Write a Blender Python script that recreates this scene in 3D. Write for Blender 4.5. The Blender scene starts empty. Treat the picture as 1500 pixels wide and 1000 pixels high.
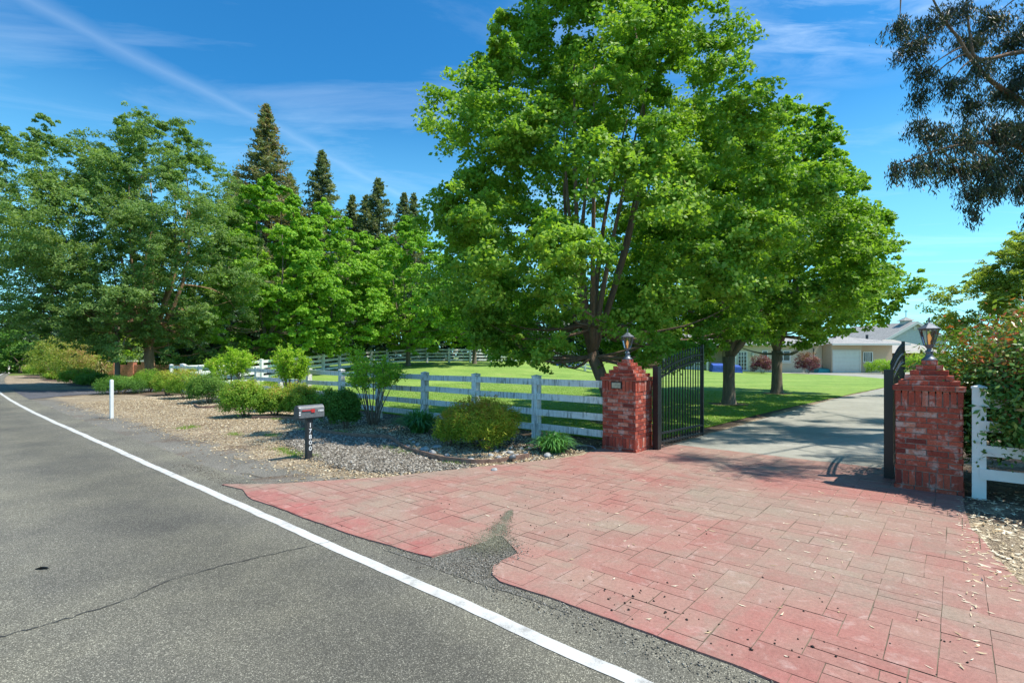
import bpy, bmesh, math, random
import numpy as np
from mathutils import Vector, Matrix, noise
R = math.radians
random.seed(7)
rng = np.random.default_rng(7)
scene = bpy.context.scene
col = scene.collection
EYE, HOR, F = 1.65, 522.0, 760.0      # eye height and the photograph's own measures, used only to read off real positions

# ---------------------------------------------------------------- place frame: a = along the road to the right, n = towards the property
CA, SA = .7587, .6514
ANG = math.atan2(-SA, CA)
def W(a, n, z=0.0): return Vector((CA*a + SA*n, -SA*a + CA*n, z))
def AN(x, y): return (CA*x - SA*y, SA*x + CA*y)
def G(u, v, z=0.0):
    Y = F*(EYE - z)/(v - HOR); return Vector(((u-750)/F*Y, Y, z))
def GY(u, Y): return (u-750)/F*Y
def smooth(t):
    t = np.clip(t, 0, 1); return t*t*(3-2*t)
def gz(x, y):
    a = CA*x - SA*y; n = SA*x + CA*y
    return 1.0*smooth((-a-14)/20)*np.clip((n-9.5)/18, 0, 1.1)

# ---------------------------------------------------------------- objects
def tag(o, label=None, cat=None, group=None, kind=None):
    if label: o['label'] = label
    if cat: o['category'] = cat
    if group: o['group'] = group
    if kind: o['kind'] = kind
    return o
def empty(name, loc=(0,0,0), rz=0.0, label=None, cat=None, group=None):
    o = bpy.data.objects.new(name, None); o.empty_display_size = .2
    o.location = loc; o.rotation_euler = (0,0,rz); col.objects.link(o)
    return tag(o, label, cat, group)
def link(name, me, mat, parent=None, smooth_sh=False):
    if mat: me.materials.append(mat)
    if smooth_sh: me.polygons.foreach_set('use_smooth', [True]*len(me.polygons))
    o = bpy.data.objects.new(name, me); col.objects.link(o)
    if parent: o.parent = parent
    return o
class MB:
    def __init__(s): s.v=[]; s.f=[]; s.t=[]; s.cur=.5
    def add(s, vs, fs):
        k=len(s.v); s.v += [tuple(p) for p in vs]; s.f += [tuple(i+k for i in f) for f in fs]; s.t += [s.cur]*len(vs)
    def box(s, x0,x1,y0,y1,z0,z1, j=0.0, M=None):
        vs=[Vector((x,y,z)) for z in (z0,z1) for y in (y0,y1) for x in (x0,x1)]
        if j: vs=[p+Vector((random.uniform(-j,j),random.uniform(-j,j),random.uniform(-j,j))) for p in vs]
        if M: vs=[M@p for p in vs]
        s.add(vs, [(0,2,3,1),(4,5,7,6),(0,1,5,4),(2,6,7,3),(0,4,6,2),(1,3,7,5)])
    def tube(s, pts, rad, n=8, cap=True):
        pts=[Vector(p) for p in pts]
        if not hasattr(rad,'__len__'): rad=[rad]*len(pts)
        vs=[]; fs=[]; prev=None
        for i,p in enumerate(pts):
            d=(pts[min(i+1,len(pts)-1)]-pts[max(i-1,0)])
            if d.length<1e-9: d=Vector((0,0,1))
            d.normalize()
            if prev is None:
                a=Vector((1,0,0)) if abs(d.x)<.8 else Vector((0,1,0)); u=d.cross(a).normalized()
            else:
                u=(prev-d*prev.dot(d)); u = u.normalized() if u.length>1e-6 else d.orthogonal().normalized()
            prev=u; w=d.cross(u)
            for k in range(n):
                an=2*math.pi*k/n; vs.append(p+(u*math.cos(an)+w*math.sin(an))*rad[i])
        for i in range(len(pts)-1):
            for k in range(n):
                k2=(k+1)%n; fs.append((i*n+k,i*n+k2,(i+1)*n+k2,(i+1)*n+k))
        if cap:
            fs.append(tuple(range(n-1,-1,-1))); fs.append(tuple((len(pts)-1)*n+k for k in range(n)))
        s.add(vs,fs)
    def lathe(s, prof, n=16, c=(0,0), rot=0.0):
        vs=[]; fs=[]
        for r,z in prof:
            for k in range(n):
                an=rot+2*math.pi*k/n; vs.append((c[0]+r*math.cos(an),c[1]+r*math.sin(an),z))
        for i in range(len(prof)-1):
            for k in range(n):
                k2=(k+1)%n; fs.append((i*n+k,i*n+k2,(i+1)*n+k2,(i+1)*n+k))
        fs.append(tuple(range(n-1,-1,-1))); fs.append(tuple((len(prof)-1)*n+k for k in range(n)))
        s.add(vs,fs)
    def prism(s, poly, z0, z1):
        n=len(poly); vs=[(p[0],p[1],z0) for p in poly]+[(p[0],p[1],z1) for p in poly]
        s.add(vs,[tuple(range(n-1,-1,-1)),tuple(range(n,2*n))]+[(i,(i+1)%n,n+(i+1)%n,n+i) for i in range(n)])
    def build(s, name, mat, parent=None, sm=False, tint=False):
        me=bpy.data.meshes.new(name); me.from_pydata(s.v,[],s.f); me.update()
        if tint:
            at=me.attributes.new('tint','FLOAT','POINT'); at.data.foreach_set('value', s.t)
        return link(name, me, mat, parent, sm)
def npmesh(name, V, Fq, tint=None):
    """V (N,3), Fq (M,k) faces of equal size"""
    me=bpy.data.meshes.new(name); k=Fq.shape[1]
    me.vertices.add(len(V)); me.vertices.foreach_set('co', V.astype(np.float32).ravel())
    me.loops.add(Fq.size); me.loops.foreach_set('vertex_index', Fq.astype(np.int32).ravel())
    me.polygons.add(len(Fq)); me.polygons.foreach_set('loop_start', np.arange(0,Fq.size,k,dtype=np.int32))
    me.update(calc_edges=True); me.validate()
    if tint is not None:
        at=me.attributes.new('tint','FLOAT','POINT'); at.data.foreach_set('value', tint.astype(np.float32))
    return me

# ---------------------------------------------------------------- materials
class N:
    def __init__(s, name):
        s.m=bpy.data.materials.new(name); s.m.use_nodes=True; s.nt=s.m.node_tree; s.nt.nodes.clear()
        s.out=s.n('ShaderNodeOutputMaterial')
    def n(s, t, ins=None, **kw):
        nd=s.nt.nodes.new(t)
        for k,v in kw.items(): setattr(nd,k,v)
        if ins:
            for k,v in ins.items():
                if isinstance(v, bpy.types.NodeSocket): s.nt.links.new(v, nd.inputs[k])
                else: nd.inputs[k].default_value=v
        return nd
    def co(s, kind='Object'): return s.n('ShaderNodeTexCoord').outputs[kind]
    def noise(s, sc, vec=None, det=4, rough=.55, dist=0.0):
        return s.n('ShaderNodeTexNoise', {'Scale':sc,'Detail':det,'Roughness':rough,'Distortion':dist,'Vector':vec or s.co()}).outputs['Fac']
    def vor(s, sc, vec=None, out='Color', feature='F1', rnd=1.0):
        return s.n('ShaderNodeTexVoronoi', {'Scale':sc,'Randomness':rnd,'Vector':vec or s.co()}, feature=feature).outputs[out]
    def ramp(s, fac, stops, interp='LINEAR'):
        r=s.n('ShaderNodeValToRGB', {'Fac':fac}); e=r.color_ramp; e.interpolation=interp
        while len(e.elements)<len(stops): e.elements.new(.5)
        for el,(p,c) in zip(e.elements, stops):
            el.position=p; el.color=(c if hasattr(c,'__len__') else (c,c,c)) + ((1,) if (not hasattr(c,'__len__') or len(c)==3) else ())
        return r.outputs['Color']
    def mix(s, f, a, b, mode='MIX'):
        m=s.n('ShaderNodeMix', data_type='RGBA', blend_type=mode)
        for k,v in ((0,f),(6,a),(7,b)):
            if isinstance(v, bpy.types.NodeSocket): s.nt.links.new(v, m.inputs[k])
            else: m.inputs[k].default_value = v if k==0 else (tuple(v)+(1,))[:4]
        return m.outputs[2]
    def math(s, op, a, b=0.0, clamp=False):
        m=s.n('ShaderNodeMath', operation=op, use_clamp=clamp)
        for k,v in ((0,a),(1,b)):
            if isinstance(v, bpy.types.NodeSocket): s.nt.links.new(v, m.inputs[k])
            else: m.inputs[k].default_value=v
        return m.outputs[0]
    def attr(s, name='tint'): return s.n('ShaderNodeAttribute', attribute_name=name).outputs['Fac']
    def bump(s, h, st=.3, dist=.02):
        return s.n('ShaderNodeBump', {'Height':h,'Strength':st,'Distance':dist}).outputs['Normal']
    def pbr(s, colr, rough=.7, metal=0.0, normal=None, spec=.5, **kw):
        ins={'Base Color': colr if isinstance(colr,bpy.types.NodeSocket) else tuple(colr)+(1,), 'Roughness':rough,'Metallic':metal,'Specular IOR Level':spec}
        if normal: ins['Normal']=normal
        ins.update(kw)
        b=s.n('ShaderNodeBsdfPrincipled', ins); s.nt.links.new(b.outputs[0], s.out.inputs[0]); return b
    def leaf(s, colr, trans=.4, rough=.5, tcol=None, spec=.35):
        b=s.n('ShaderNodeBsdfPrincipled', {'Base Color':colr,'Roughness':rough,'Specular IOR Level':spec})
        tc = tcol if tcol else s.mix(1.0, colr, (1.25,1.35,.5), 'MULTIPLY')
        t=s.n('ShaderNodeBsdfTranslucent', {'Color':tc})
        m=s.n('ShaderNodeMixShader', {0:trans}); s.nt.links.new(b.outputs[0],m.inputs[1]); s.nt.links.new(t.outputs[0],m.inputs[2])
        s.nt.links.new(m.outputs[0], s.out.inputs[0]); return s.m

def leaf_mat(name, stops, trans=.4, rough=.5, spec=.35):
    m=N(name); c=m.ramp(m.attr(), stops); return m.leaf(c, trans, rough, spec=spec)
def plain(name, c, rough=.6, metal=0.0, sc=30, var=.12, bump=.05, spec=.5):
    m=N(name); nz=m.noise(sc)
    c2=tuple(x*(1-var) for x in c); c3=tuple(min(1,x*(1+var)) for x in c)
    m.pbr(m.ramp(nz,[(.3,c2),(.7,c3)]), rough, metal, m.bump(nz, bump, .01), spec); return m.m
MAT={}
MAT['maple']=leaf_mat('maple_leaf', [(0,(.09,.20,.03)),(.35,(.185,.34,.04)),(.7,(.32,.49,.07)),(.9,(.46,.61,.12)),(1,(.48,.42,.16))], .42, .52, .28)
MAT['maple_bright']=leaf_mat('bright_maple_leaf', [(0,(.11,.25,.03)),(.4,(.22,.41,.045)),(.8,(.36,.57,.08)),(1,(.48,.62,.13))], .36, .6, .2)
MAT['elm']=leaf_mat('elm_leaf', [(0,(.10,.18,.055)),(.5,(.20,.31,.095)),(.85,(.31,.43,.14)),(1,(.40,.40,.22))], .45, .6, .2)
MAT['conifer']=leaf_mat('conifer_needles', [(0,(.10,.14,.07)),(.5,(.21,.25,.12)),(.85,(.28,.26,.13)),(1,(.36,.24,.15))], .3, .7, .15)
MAT['dark']=leaf_mat('dark_evergreen_leaf', [(0,(.018,.045,.022)),(.6,(.035,.080,.035)),(1,(.06,.12,.05))], .25)
MAT['lime']=leaf_mat('lime_leaf', [(0,(.20,.35,.03)),(.5,(.36,.55,.05)),(.88,(.50,.64,.08)),(1,(.42,.26,.08))], .4, .6, .2)
MAT['privet']=leaf_mat('privet_leaf', [(0,(.10,.23,.03)),(.5,(.22,.38,.045)),(.85,(.38,.50,.07)),(1,(.50,.37,.10))], .42, .6, .2)
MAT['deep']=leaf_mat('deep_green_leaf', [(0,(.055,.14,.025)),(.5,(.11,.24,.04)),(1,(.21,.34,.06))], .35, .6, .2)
MAT['nandina']=leaf_mat('nandina_leaf', [(0,(.12,.23,.025)),(.45,(.30,.40,.04)),(.75,(.54,.50,.06)),(1,(.50,.20,.06))], .45,.6,.2)
MAT['orange']=leaf_mat('orange_shrub_leaf', [(0,(.16,.27,.04)),(.55,(.32,.38,.06)),(.8,(.42,.36,.10)),(1,(.42,.22,.12))], .4)
MAT['photinia']=leaf_mat('photinia_leaf', [(0,(.06,.15,.035)),(.5,(.13,.27,.05)),(.72,(.26,.36,.07)),(.80,(.50,.20,.08)),(1,(.55,.11,.06))], .3, .35, .5)
MAT['plum']=leaf_mat('plum_leaf', [(0,(.09,.02,.04)),(.6,(.20,.05,.09)),(1,(.30,.16,.06))], .3)
MAT['olive']=leaf_mat('oak_leaf', [(0,(.18,.24,.06)),(.5,(.34,.42,.10)),(.85,(.46,.52,.14)),(1,(.42,.36,.20))], .48,.6,.2)
MAT['euc']=leaf_mat('eucalyptus_leaf', [(0,(.035,.05,.035)),(.5,(.07,.09,.06)),(.85,(.12,.15,.06)),(1,(.16,.11,.09))], .25, .45)
MAT['strap']=leaf_mat('strap_leaf', [(0,(.05,.16,.045)),(.5,(.10,.28,.07)),(1,(.20,.42,.11))], .3, .35, .5)
MAT['flax']=leaf_mat('flax_leaf', [(0,(.16,.20,.07)),(.5,(.32,.30,.12)),(1,(.42,.22,.14))], .3)
MAT['grass']=leaf_mat('grass_blade', [(0,(.13,.25,.03)),(.5,(.22,.36,.05)),(1,(.34,.46,.08))], .4, .55)
def bark(name, c1, c2, sc=1.0):
    m=N(name); co=m.co(); mp=m.n('ShaderNodeMapping', {'Vector':co,'Scale':(14*sc,14*sc,2.2*sc)}).outputs[0]
    nz=m.noise(1.0, mp, 6, .65, 1.0); big=m.noise(1.3, None, 3)
    c=m.mix(m.math('MULTIPLY',big,.5), m.ramp(nz,[(.3,c1),(.7,c2)]), (.30,.27,.20))
    m.pbr(c,.9,0,m.bump(nz,.9,.03)); return m.m
MAT['bark_red']=bark('reddish_bark',(.10,.045,.03),(.34,.17,.11))
MAT['bark']=bark('brown_bark',(.055,.038,.028),(.20,.145,.10))
MAT['bark_orange']=bark('orange_bark',(.16,.07,.035),(.50,.27,.14))
MAT['stem']=bark('shrub_stem',(.12,.07,.05),(.30,.20,.14),3)

# asphalt
def asphalt(name, base, warm=.3):
    m=N(name); v=m.vor(210,None); sep=m.n('ShaderNodeSeparateColor',{'Color':v}).outputs
    fine=m.noise(260,None,2,.7); mid=m.noise(1.1,None,5,.6); big=m.noise(.28,None,3,.5)
    c=m.ramp(sep[0],[(0,tuple(x*.50 for x in base)),(.5,base),(.86,tuple(x*1.45 for x in base)),(.93,tuple(x*2.6 for x in base)),(1,tuple(x*3.6 for x in base))])
    c=m.mix(.85,c,m.ramp(fine,[(.3,.62),(.7,1.35)]),'MULTIPLY')
    c=m.mix(1.0,c,m.ramp(mid,[(.3,(.76,.76,.78)),(.7,(1.2,1.19,1.13))]),'MULTIPLY')
    c=m.mix(1.0,c,m.ramp(big,[(.35,(.88,.88,.90)),(.65,(1.10,1.09,1.04))]),'MULTIPLY')
    # rubbed wheel tracks run along the road
    co=m.n('ShaderNodeMapping',{'Vector':m.co(),'Rotation':(0,0,-ANG)}).outputs[0]
    y=m.n('ShaderNodeSeparateXYZ',{'Vector':co}).outputs[1]
    wob=m.math('MULTIPLY',m.noise(.5,None,2),.7)
    t=m.math('ADD',y,wob)
    tr=m.ramp(m.math('MULTIPLY',m.math('ADD',t,2.5),.16),[(.0,.95),(.18,1.08),(.38,.86),(.55,1.10),(.70,.80),(.78,.84),(.84,1.05),(1,1.0)])
    c=m.mix(1.0,c,tr,'MULTIPLY')
    b=m.math('ADD',m.math('MULTIPLY',sep[1],.6),fine)
    m.pbr(c,.86,0,m.bump(b,.55,.006),.35); return m.m
MAT['asphalt']=asphalt('road_asphalt',(.138,.132,.108))
MAT['asphalt_dark']=asphalt('driveway_asphalt',(.075,.075,.09))
def gravelly(name, cols, sc=38, base=None):
    m=N(name); sep=m.n('ShaderNodeSeparateColor',{'Color':m.vor(sc)}).outputs
    sep2=m.n('ShaderNodeSeparateColor',{'Color':m.vor(sc*2.7)}).outputs
    c=m.ramp(sep[0],cols); c2=m.ramp(sep2[1],cols)
    c=m.mix(.5,c,c2); c=m.mix(1.0,c,m.ramp(m.noise(.9,None,5),[(.3,.78),(.7,1.2)]),'MULTIPLY')
    h=m.math('ADD',m.vor(sc,None,'Distance'),m.math('MULTIPLY',m.vor(sc*2.7,None,'Distance'),.5))
    m.pbr(c,.92,0,m.bump(h,.9,.03),.2); return m.m
MAT['gravel']=gravelly('grey_gravel',[(0,(.07,.068,.062)),(.5,(.20,.19,.175)),(.85,(.36,.345,.31)),(1,(.55,.53,.50))],34)
MAT['patch']=gravelly('dark_gravel_fill',[(0,(.09,.085,.065)),(.5,(.19,.18,.145)),(.85,(.33,.31,.27)),(1,(.5,.48,.45))],70)
# ground: bare earth + chips, masks carried as real ground cover
def ground_mat():
    m=N('bare_ground')
    def cell(sc,cols):
        sep=m.n('ShaderNodeSeparateColor',{'Color':m.vor(sc)}).outputs; return m.ramp(sep[0],cols)
    tan=m.mix(.5,cell(26,[(0,(.21,.15,.09)),(.5,(.38,.29,.18)),(.85,(.54,.43,.28)),(1,(.72,.62,.45))]),cell(75,[(0,(.14,.11,.08)),(.5,(.33,.27,.19)),(1,(.60,.51,.38))]))
    gry=m.mix(.5,cell(95,[(0,(.12,.11,.095)),(.5,(.225,.21,.18)),(1,(.36,.34,.29))]),cell(210,[(0,(.09,.085,.07)),(.5,(.20,.19,.165)),(1,(.40,.38,.33))]))
    mul=m.mix(.5,cell(40,[(0,(.06,.04,.028)),(.5,(.14,.10,.07)),(1,(.28,.21,.15))]),cell(110,[(0,(.05,.035,.025)),(.5,(.15,.10,.07)),(1,(.30,.22,.16))]))
    nz=m.noise(2.2,None,5,.65); w=m.math('MULTIPLY',m.math('SUBTRACT',nz,.5),1.4)
    def mask(a): return m.ramp(m.math('ADD',m.attr(a),w),[(.38,0.0),(.62,1.0)])
    c=m.mix(mask('g_grey'),tan,gry); c=m.mix(m.ramp(m.noise(.9,None,6,.7,.6),[(.52,0.0),(.64,.75)]),c,mul); c=m.mix(mask('g_mulch'),c,mul)
    c=m.mix(mask('g_grass'),c,m.ramp(m.noise(9,None,4),[(.3,(.10,.17,.03)),(.7,(.24,.27,.08))]))
    c=m.mix(1.0,c,m.ramp(m.noise(.7,None,6,.6),[(.3,.75),(.7,1.18)]),'MULTIPLY')
    h=m.math('ADD',m.vor(26,None,'Distance'),m.vor(75,None,'Distance'))
    m.pbr(c,.95,0,m.bump(m.math('ADD',h,m.noise(5)),.7,.03),.2); return m.m
MAT['ground']=ground_mat()
def lawn_mat():
    m=N('lawn_turf'); a=m.noise(.35,None,4,.6); b=m.noise(3.5,None,5,.7); f=m.noise(60,None,3,.7)
    st=m.n('ShaderNodeMapping',{'Vector':m.co(),'Rotation':(0,0,R(70)),'Scale':(.06,1.1,1)}).outputs[0]
    s2=m.noise(1.0,st,3)
    c=m.ramp(a,[(.3,(.16,.28,.055)),(.7,(.26,.375,.085))])
    c=m.mix(1,c,m.ramp(b,[(.3,.82),(.7,1.16)]),'MULTIPLY'); c=m.mix(1,c,m.ramp(f,[(.3,.68),(.7,1.3)]),'MULTIPLY')
    c=m.mix(.8,c,m.ramp(s2,[(.35,(.86,.88,.8)),(.65,(1.14,1.1,1.1))]),'MULTIPLY')
    c=m.mix(m.ramp(m.noise(.9,None,5,.7),[(.54,0.0),(.72,.5)]),c,(.38,.37,.13))
    m.pbr(c,.9,0,m.bump(m.math('ADD',f,b),.6,.03),.15); return m.m
MAT['lawn']=lawn_mat()
def concrete():
    m=N('driveway_concrete'); a=m.noise(.5,None,5,.6); b=m.noise(6,None,6,.7); f=m.noise(120,None,2)
    c=m.ramp(a,[(.3,(.27,.27,.225)),(.7,(.38,.37,.315))]); c=m.mix(1,c,m.ramp(b,[(.3,.84),(.7,1.12)]),'MULTIPLY'); c=m.mix(1,c,m.ramp(f,[(.3,.82),(.7,1.14)]),'MULTIPLY')
    c=m.mix(m.ramp(m.noise(.8,None,4,.6,1.0),[(.6,0.0),(.75,.35)]),c,(.20,.19,.15))
    m.pbr(c,.85,0,m.bump(m.math('ADD',b,f),.25,.01),.3); return m.m
MAT['concrete']=concrete()
def paver():
    m=N('stamped_red_concrete'); t=m.attr()
    co=m.n('ShaderNodeMapping',{'Vector':m.co(),'Rotation':(0,0,-ANG)}).outputs[0]
    y=m.n('ShaderNodeSeparateXYZ',{'Vector':co}).outputs[1]
    red=m.ramp(t,[(0,(.31,.125,.105)),(.5,(.36,.15,.125)),(1,(.40,.175,.148))])
    worn=m.ramp(t,[(0,(.28,.20,.155)),(.5,(.33,.235,.185)),(1,(.31,.25,.185))])
    w=m.noise(.55,None,5,.62,.6)
    wear=m.math('ADD',w,m.math('MULTIPLY',m.math('SUBTRACT',t,.5),.10))
    c=m.mix(m.ramp(wear,[(.36,.1),(.62,.95)]),red,worn)
    # deeper colour along the edge by the road where no wheels turn
    edge=m.ramp(m.math('ADD',m.math('MULTIPLY',m.math('SUBTRACT',y,2.6),.8),m.math('MULTIPLY',m.math('SUBTRACT',m.noise(1.6,None,5,.7),.5),1.1)),[(.06,.55),(.4,0.0)])
    c=m.mix(edge,c,m.ramp(m.noise(4,None,5,.7),[(.3,(.30,.045,.055)),(.6,(.44,.13,.12)),(.8,(.60,.42,.40))]))
    c=m.mix(m.ramp(m.noise(7,None,6,.7,.5),[(.55,0.0),(.75,.45)]),c,(.60,.47,.42))
    c=m.mix(m.ramp(m.noise(1.3,None,6,.65,.8),[(.50,0.0),(.70,.65)]),c,(.27,.225,.175))
    c=m.mix(1,c,m.ramp(m.noise(45,None,4,.7),[(.3,.82),(.7,1.12)]),'MULTIPLY')
    c=m.mix(1,c,m.ramp(m.noise(230,None,2,.7),[(.3,.84),(.7,1.12)]),'MULTIPLY')
    h=m.math('ADD',m.noise(14,None,5,.6),m.math('MULTIPLY',m.noise(120,None,3),.3))
    m.pbr(c,.78,0,m.bump(h,.4,.012),.3); return m.m
MAT['paver']=paver()
MAT['joint']=plain('dark_joint',(.15,.12,.085),.95,sc=4,var=.45)
def brick():
    m=N('old_red_brick'); t=m.attr(); n1=m.noise(9,None,6,.7,.4); n2=m.noise(70,None,3)
    c=m.ramp(t,[(0,(.20,.04,.03)),(.3,(.34,.065,.042)),(.7,(.50,.105,.06)),(1,(.54,.21,.14))])
    c=m.mix(1,c,m.ramp(n2,[(.3,.75),(.7,1.2)]),'MULTIPLY')
    c=m.mix(m.ramp(m.math('ADD',n1,m.math('MULTIPLY',m.math('SUBTRACT',t,.5),.16)),[(.53,0.0),(.67,.75)]),c,(.56,.43,.38))
    c=m.mix(m.ramp(m.noise(3,None,4,.6),[(.6,0.0),(.8,.5)]),c,(.16,.08,.07))
    m.pbr(c,.88,0,m.bump(m.math('ADD',n1,n2),.6,.012),.25); return m.m
MAT['brick']=brick()
MAT['mortar']=plain('mortar',(.30,.23,.20),.95,sc=25,var=.35,bump=.4)
def white_wood():
    m=N('weathered_white_board'); co=m.n('ShaderNodeMapping',{'Vector':m.co('Object'),'Scale':(3,3,14)}).outputs[0]
    nz=m.noise(1.2,co,6,.7,.5); dirt=m.noise(2.2,None,5,.7); drip=m.noise(26,m.n('ShaderNodeMapping',{'Vector':m.co(),'Scale':(1,1,.12)}).outputs[0],3,.6)
    c=m.ramp(nz,[(.3,(.66,.66,.63)),(.6,(.80,.80,.78))])
    c=m.mix(m.math('MULTIPLY',m.ramp(drip,[(.47,0.0),(.62,.85)]),m.ramp(dirt,[(.36,0.0),(.56,1.0)])),c,(.20,.21,.18))
    m.pbr(c,.6,0,m.bump(nz,.3,.01),.4); return m.m
MAT['white']=white_wood()
MAT['white_clean']=plain('white_vinyl',(.78,.78,.76),.5,sc=5,var=.06)
MAT['paint']=None
def line_mat():
    m=N('road_paint'); f=m.noise(180,None,3,.7); a=m.noise(5,None,6,.7)
    c=m.ramp(f,[(.3,(.44,.44,.42)),(.6,(.60,.60,.57))])
    c=m.mix(m.ramp(m.math('ADD',m.math('MULTIPLY',f,.5),m.math('MULTIPLY',a,.6)),[(.565,0.0),(.68,.8)]),c,(.22,.215,.20))
    m.pbr(c,.75,0,m.bump(f,.3,.004)); return m.m
MAT['line']=line_mat()
MAT['black']=plain('black_steel',(.012,.012,.014),.38,.0,40,.2,.05)
MAT['blackwood']=plain('black_painted_post',(.022,.023,.026),.6,sc=20,var=.4)
MAT['pewter']=plain('pewter_metal',(.15,.17,.20),.45,.4,40,.25)
MAT['boxmetal']=plain('grey_mailbox_metal',(.13,.14,.15),.5,.1,30,.2)
MAT['boxdoor']=plain('dark_mailbox_door',(.05,.05,.055),.5,.2,30,.3)
MAT['red']=plain('red_flag_paint',(.50,.03,.03),.45)
MAT['white_num']=plain('white_numeral',(.80,.80,.80),.5)
MAT['plaque']=plain('bronze_plaque',(.42,.36,.26),.5,.1,30,.2)
MAT['edging']=plain('brown_edging',(.22,.13,.095),.75,sc=12,var=.45,bump=.3)
MAT['stone']=plain('river_stone',(.34,.34,.33),.8,sc=14,var=.35,bump=.3)
MAT['wood']=plain('brown_fence_board',(.24,.12,.065),.85,sc=8,var=.4)
def glass(name, rough=.05, tint=(.9,.9,.88)):
    m=N(name); g=m.n('ShaderNodeBsdfGlossy',{'Color':(1,1,1,1),'Roughness':rough}); t=m.n('ShaderNodeBsdfTransparent',{'Color':tint+(1,)})
    fr=m.n('ShaderNodeFresnel',{'IOR':1.5}); x=m.n('ShaderNodeMixShader',{0:fr.outputs[0],1:t.outputs[0],2:g.outputs[0]}); m.nt.links.new(x.outputs[0],m.out.inputs[0]); return m.m
MAT['lampglass']=glass('lantern_glass')
m_=N('window_glass'); m_.pbr((.03,.04,.05),.06,0,None,.8); MAT['glass']=m_.m
m_=N('amber_bulb'); m_.pbr((.9,.45,.15),.3,0,None,.5,**{'Emission Color':(1,.42,.10,1),'Emission Strength':.35}); MAT['bulb']=m_.m

# ---------------------------------------------------------------- foliage tools
def quads_from(C, Nn, size, asp=.6, seed=0, tint=None, dirv=None):
    """one folded kite per leaf: centre C, normal Nn, length size"""
    r=np.random.default_rng(seed); n=len(C)
    if dirv is None: dirv=r.normal(size=(n,3))
    t=dirv-(dirv*Nn).sum(1,keepdims=True)*Nn; t/=np.linalg.norm(t,axis=1,keepdims=True)+1e-9
    b=np.cross(Nn,t); s=np.asarray(size).reshape(-1,1)*np.ones((n,1))
    fold=.16*s
    p0=C-t*s*.5; p2=C+t*s*.5-Nn*fold*.6; p1=C+b*s*asp*.5-Nn*fold*.6-t*s*.08; p3=C-b*s*asp*.5-Nn*fold*.6-t*s*.08
    mid=C+Nn*fold*.2
    V=np.stack([p0,p1,p2,p3],1).reshape(-1,3)
    idx=np.arange(n)[:,None]*4
    Fq=np.concatenate([idx+np.array([[0,1,2]]),idx+np.array([[0,2,3]])],0)
    T=np.repeat(tint if tint is not None else r.random(n),4)
    return V,Fq,T
def unit(v): return v/(np.linalg.norm(v,axis=-1,keepdims=True)+1e-9)
def leaf_mesh(name, C, Nn, size, asp, mat, parent, tint, seed=0, dirv=None):
    V,Fq,T=quads_from(C,Nn,size,asp,seed,tint,dirv)
    me=npmesh(name,V,Fq,T); return link(name,me,mat,parent)

def crown_points(prof, H0, H1, Rx, nb, nc, nl, leaf, seed, lump=.22, bough=.30, cen=(0,0), flat=.45, up=.5, tips=.0, inner=.25, base_t=.45, tvar=.22, top_light_t=.2):
    """boughs -> clusters -> leaves, in local coordinates around the trunk axis. returns C,N,tint,bough centres"""
    r=np.random.default_rng(seed)
    zs=[];ths=[]
    # boughs, more where the crown is wide
    tt=np.linspace(0,1,200); pr=np.interp(tt,[p[0] for p in prof],[p[1] for p in prof]); cdf=np.cumsum(pr+.08); cdf/=cdf[-1]
    k=np.arange(nb); t=np.interp((k+r.random(nb))/nb,cdf,tt); th=k*2.39996+r.normal(size=nb)*.35
    isin=r.random(nb)<inner
    rad=np.interp(t,[p[0] for p in prof],[p[1] for p in prof])*Rx
    lobes=1+lump*(.6*np.sin(3*th+t*7+seed)+.5*np.sin(5*th-t*11+seed*2)+.5*r.normal(size=nb)*.5)
    fr=np.where(isin, r.uniform(.25,.7,nb), r.uniform(.84,1.0,nb))*lobes
    br=bough*Rx*r.uniform(.6,1.15,nb)*(.55+.45*np.clip(rad/Rx,0,1))
    rr=np.maximum(rad*fr-br*.35,0)
    B=np.stack([cen[0]+rr*np.cos(th),cen[1]+rr*np.sin(th),H0+(H1-H0)*t+r.normal(size=nb)*.02*(H1-H0)],1)
    ax=np.stack([np.full(nb,cen[0]),np.full(nb,cen[1]),np.full(nb,H0+(H1-H0)*.25)],1)
    out=unit(B-ax)
    btint=base_t+r.normal(size=nb)*.07
    # clusters on each bough's outer shell
    d=unit(r.normal(size=(nb,nc,3))+out[:,None,:]*.75+np.array([0,0,.35]))
    cr=(br[:,None]*r.uniform(.55,1.08,(nb,nc)))
    P=B[:,None,:]+d*cr[...,None]*np.array([1,1,.75])
    cs=br[:,None]*.34*r.uniform(.7,1.35,(nb,nc))
    if tips:
        far=r.random((nb,nc))<tips; P=P+np.where(far[...,None], d*br[:,None,None]*.5, 0); 
    P=P.reshape(-1,3); d=d.reshape(-1,3); cs=cs.reshape(-1); ct=np.repeat(btint,nc)+r.normal(size=nb*nc)*.07
    M=len(P)
    # leaves in a shallow dome
    q=r.normal(size=(M,nl,3)); q/=np.linalg.norm(q,axis=2,keepdims=True); q*=(r.random((M,nl,1))**.4)
    q[...,2]*=flat
    dome=-(q[...,0]**2+q[...,1]**2)*.45
    q[...,2]+=dome
    C=P[:,None,:]+q*cs[:,None,None]
    nn=unit(np.array([0,0,up])+d[:,None,:]*.45+r.normal(size=(M,nl,3))*.55)
    T=np.clip(ct[:,None]+r.normal(size=(M,nl))*tvar*.5+top_light_t*1.7*np.clip(q[...,2]/flat+.35,0,1)*r.random((M,nl)),0,1)  # cluster tops tinted lighter: new growth plus sunlit contrast painted into the leaves
    return C.reshape(-1,3),nn.reshape(-1,3),T.reshape(-1),B,br
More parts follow.
